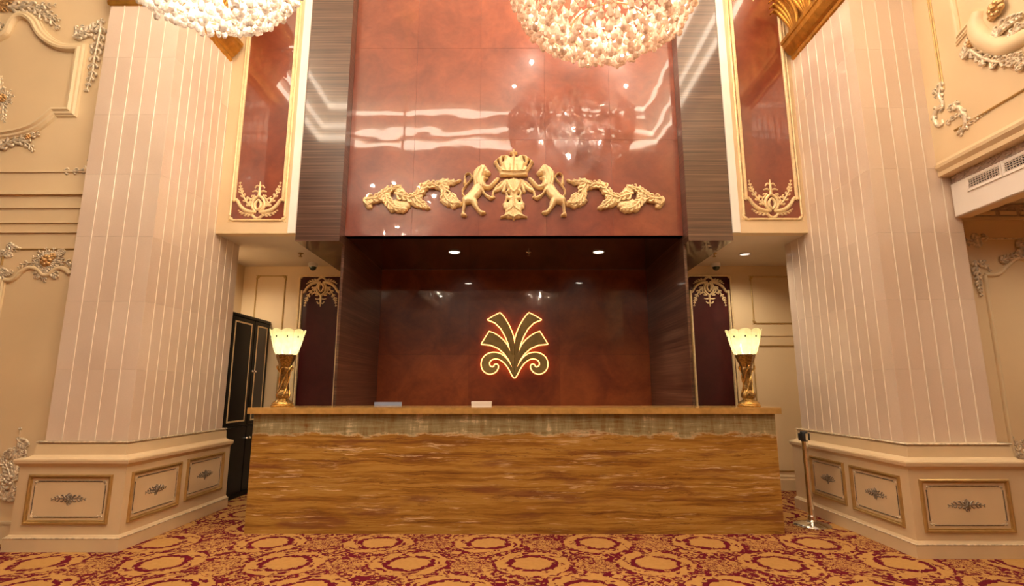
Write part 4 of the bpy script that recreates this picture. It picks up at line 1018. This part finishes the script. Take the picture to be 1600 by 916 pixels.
# lower wall under the bulkhead
E9 = lambda l: fp(FW, [(1440 + x / 3.523, 220 + y / 3.523) for x, y in l])
t = thing('crown_moulding', 'brown crown moulding of carved blocks under the bulkhead', 'moulding', FW.pt(5.2, 2.87))
MB().fbox(FW, 4.13, 6.9, 2.895, 3.02, 0, .03).build('backing', 'frieze_mauve', t)
for k in range(14):
    u = 4.17 + k * .2
    MB().chamfer(FW, u, u + .16, 2.91, 2.95, .03, .05, .006).build('block', 'cream_moulding', t)
    q = MB(); acanthus(q, FW, [(u, 2.98), (u + .08, 2.985), (u + .17, 2.975)], .035, 5, .008, 1.0, 0, .03); q.build('leaf_run', 'frieze_mauve', t, smooth=True)
MB().fbox(FW, 4.13, 6.9, 2.872, 2.895, 0, .045).build('fillet', 'cream_moulding', t)
struct('trim_12', MB().fbox(FW, 4.04, 4.16, 0.16, 2.87, 0, .02), 'cream_moulding')
struct('trim_13', MB().fbox(FW, 4.16, 4.18, 0.16, 2.87, 0, .032), 'cream_moulding')
struct('baseboard_right', MB().fbox(FW, 4.15, 6.9, 0, .16, 0, .025).fbox(FW, 4.15, 6.9, .16, .18, 0, .035), 'cream_moulding')
t = thing('scroll_wall_panel', 'cream wall panel moulding with silver leaf corner below the air vent box', 'wall panel', FW.pt(4.7, .4))
q = E9([(345, 740), (420, 735), (470, 690), (520, 650), (564, 655), (620, 690)])
m = MB(); m.stroke(FW, q, .02, 1.1); m.stroke(FW, [q[0], (q[0][0] - .005, 1.5), (q[0][0] - .005, .35)], .02, 1.1, smooth=False); m.build('moulding', 'cream_moulding', t, smooth=True)
m = MB()
for pts, w, n in (([(285, 660), (300, 740), (310, 800), (325, 860)], .05, 9), ([(310, 680), (340, 680), (370, 715)], .05, 4), ([(430, 665), (480, 640), (530, 620)], .05, 6), ([(515, 560), (545, 580), (564, 600)], .06, 4), ([(530, 640), (560, 610), (590, 600)], .07, 5)):
    acanthus(m, FW, E9(pts), w, n, w * .28, 1.1, 0, .012, .5, n)
m.build('leaf_corner', 'silver_leaf', t, smooth=True)
t = thing('rod_moulding', 'thin silver rod with leaf knot under the brown crown moulding', 'wall frame', FW.pt(4.5, 2.65))
m = MB(); m.stroke(FW, E9([(330, 540), (450, 540), (700, 538)]), .009, 1.2); m.build('rod', 'silver_leaf', t, smooth=True)
m = MB()
for pts in ([(360, 530), (320, 540), (290, 550), (245, 548)], [(280, 515), (300, 540), (325, 570)], [(320, 585), (300, 560), (260, 570)]): acanthus(m, FW, E9(pts), .05, 4, .016, 1.0)
m.build('corner_knot', 'silver_leaf', t, smooth=True)
t = thing('low_leaf_spray', 'silver leaf spray low on the wall beside the queue post column', 'wall ornament', FW.pt(*FW.px(1592, 722)))
m = MB()
for pts in ([(1600, 728), (1592, 705), (1582, 684)], [(1600, 715), (1590, 715), (1582, 705)], [(1610, 720), (1604, 700), (1596, 690)]): acanthus(m, FW, fp(FW, pts), .06, 5, .014, 1.1)
m.build('leaves', 'silver_leaf', t, smooth=True)

# ---------------------------------------------------------------- chandeliers
def crystal_mesh(mat, r=.026, L=.075, seg=6, s=1.0):
    r *= s; L *= s
    return MB().lathe((0, 0, 0), [(.0005, 0), (r * .35, -L * .2), (r * .95, -L * .62), (r, -L * .75), (r * .6, -L * .94), (.0005, -L)], seg).mesh('crystal', mat)
def chandelier(label, x, y, zb, mat, s, watts, inner, single=300):
    t = thing('chandelier', label, 'chandelier', (x, y, zb), 'crystal chandeliers')
    ZC = 8.15 if y > 0 else 7.25
    me = crystal_mesh(mat, s=s); me2 = crystal_mesh(mat, .020, .10, s=s)
    rings = [(.07, .075), (.17, .09), (.27, .12), (.36, .16), (.44, .21), (.515, .265), (.58, .33), (.635, .40), (.68, .48), (.71, .57), (.735, .67), (.75, .78)]
    rg = random.Random(5); spots = []
    for R0, h in rings:
        n = max(6, int(2 * math.pi * R0 / .058))
        for k in range(n):
            a = 2 * math.pi * (k + rg.random() * .6) / n
            spots.append((R0 * s * math.cos(a) + rg.uniform(-.012, .012), R0 * s * math.sin(a) + rg.uniform(-.012, .012), (h + rg.uniform(-.022, .022)) * s + .0, rg.uniform(.85, 1.3), rg.random() < .35))
    for R0, h in rings[1:]:                                  # second layer behind the first
        n = int(2 * math.pi * R0 * .9 / .07)
        for k in range(n):
            a = 2 * math.pi * (k + rg.random()) / n
            spots.append((R0 * .92 * s * math.cos(a), R0 * .92 * s * math.sin(a), (h + .06 + rg.uniform(-.02, .02)) * s, rg.uniform(.8, 1.2), False))
    cpos = Vector((0, 0, CAMH)); spots.sort(key=lambda q: (Vector((x + q[0], y + q[1], zb + q[2])) - cpos).length + .8 * q[2])
    rest = MB()
    for i, (dx, dy, dz, sc, lng) in enumerate(spots):
        p = (x + dx, y + dy, zb + dz)
        if i < single: piece('crystal', me2 if lng else me, t, p, (rg.uniform(-.15, .15), rg.uniform(-.15, .15), rg.uniform(0, 3)), (sc, sc, sc))
        else:
            src = me2 if lng else me
            rest.add([(v.co.x * sc + p[0], v.co.y * sc + p[1], v.co.z * sc + p[2]) for v in src.vertices], [tuple(f.vertices) for f in src.polygons])
    for R0, h in ((.62, 1.0), (.50, 1.25), (.36, 1.5)):      # upper tiers
        n = int(2 * math.pi * R0 / .06)
        for k in range(n):
            a = 2 * math.pi * k / n; p = (x + R0 * s * math.cos(a), y + R0 * s * math.sin(a), zb + h * s)
            rest.add([(v.co.x * 1.1 + p[0], v.co.y * 1.1 + p[1], v.co.z * 1.1 + p[2]) for v in me2.vertices], [tuple(f.vertices) for f in me2.polygons])
    tag(rest.build('crystal_fill', mat, t), kind='stuff')
    for R0, h in [(a, b + .012) for a, b in rings[2::2]] + [(.62, 1.01), (.50, 1.26), (.36, 1.51)]:
        MB().tube([(x + R0 * s * math.cos(2 * math.pi * k / 40), y + R0 * s * math.sin(2 * math.pi * k / 40), zb + h * s) for k in range(40)], .008, 6, True).build('ring', 'gold_pale', t, smooth=True)
    MB().tube([(x, y, zb + .3 * s), (x, y, ZC)], .02, 10).build('stem', 'gold_pale', t, smooth=True)
    MB().lathe((x, y, ZC), [(0, -.14), (.03, -.14), (.05, -.08), (.13, -.04), (.15, 0), (0, 0)], 24).build('ceiling_rose', 'gold_pale', t, smooth=True)
    for k in range(8):
        a = 2 * math.pi * k / 8; ca, sa = math.cos(a), math.sin(a)
        pts = [(x + r * s * ca, y + r * s * sa, zb + z * s) for r, z in ((.02, .95), (.2, .85), (.5, .88), (.66, 1.02), (.68, 1.1))]
        arm = MB().tube([tuple(p) for p in catmull(pts, 5)], .011, 6).build('arm', 'gold_pale', t, smooth=True)
        MB().lathe((x + .68 * s * ca, y + .68 * s * sa, zb + 1.1 * s), [(0, 0), (.03, 0), (.014, .01), (.014, .08), (0, .08)], 10).build('candle', 'white_plastic', arm, smooth=True)
        MB().lathe((x + .68 * s * ca, y + .68 * s * sa, zb + 1.18 * s), [(0, 0), (.012, 0), (.018, .025), (.01, .06), (0, .075)], 10).build('bulb', 'chandelier_bulb', arm, smooth=True)
        if k % 2 == 0:
            MB().lathe((x + .36 * s * ca, y + .36 * s * sa, zb + .42 * s), [(0, 0), (.016, .005), (.026, .03), (.02, .06), (0, .075)], 10).build('inner_bulb', 'chandelier_bulb', t, smooth=True)
    def glow(name, p, w, rad):
        ld = bpy.data.lights.new(name, 'POINT'); ld.energy = w; ld.color = (1, .86, .68); ld.shadow_soft_size = rad
        lo = bpy.data.objects.new(name, ld); COL.objects.link(lo); lo.parent = t; lo.location = p; lo['kind'] = 'helper'
    for k in range(8):
        a = 2 * math.pi * k / 8
        glow('candle_light', (.68 * s * math.cos(a), .68 * s * math.sin(a), 1.215 * s), watts * (1 - inner) / 8, .025)
    for k in range(0, 8, 2):
        a = 2 * math.pi * k / 8
        glow('inner_light', (.36 * s * math.cos(a), .36 * s * math.sin(a), .46 * s), watts * inner / 4, .03)
FC = front(4.3); c = FC.px(943, 98)
chandelier('peach lit crystal chandelier hanging before the red lacquer wall', c[0] + .05, 4.3, c[1] + .17, 'crystal_warm', 1.24, CHAND_W * .85, .6)
FC = front(2.9); c = FC.px(335, 52)
chandelier('white crystal chandelier hanging in front of the column by the black cabinet', c[0] - .13, 2.9, c[1] + .15, 'crystal_clear', .86, CHAND_W * 1.35, .75)
chandelier('far crystal chandelier mirrored small in the alcove lacquer, black cabinet side', -2.6, -3.0, 4.1, 'crystal_clear', .9, CHAND_W * .8, .4, 0)
chandelier('far crystal chandelier mirrored small in the alcove lacquer, queue post side', .9, -3.0, 4.1, 'crystal_warm', .9, CHAND_W * .8, .4, 0)
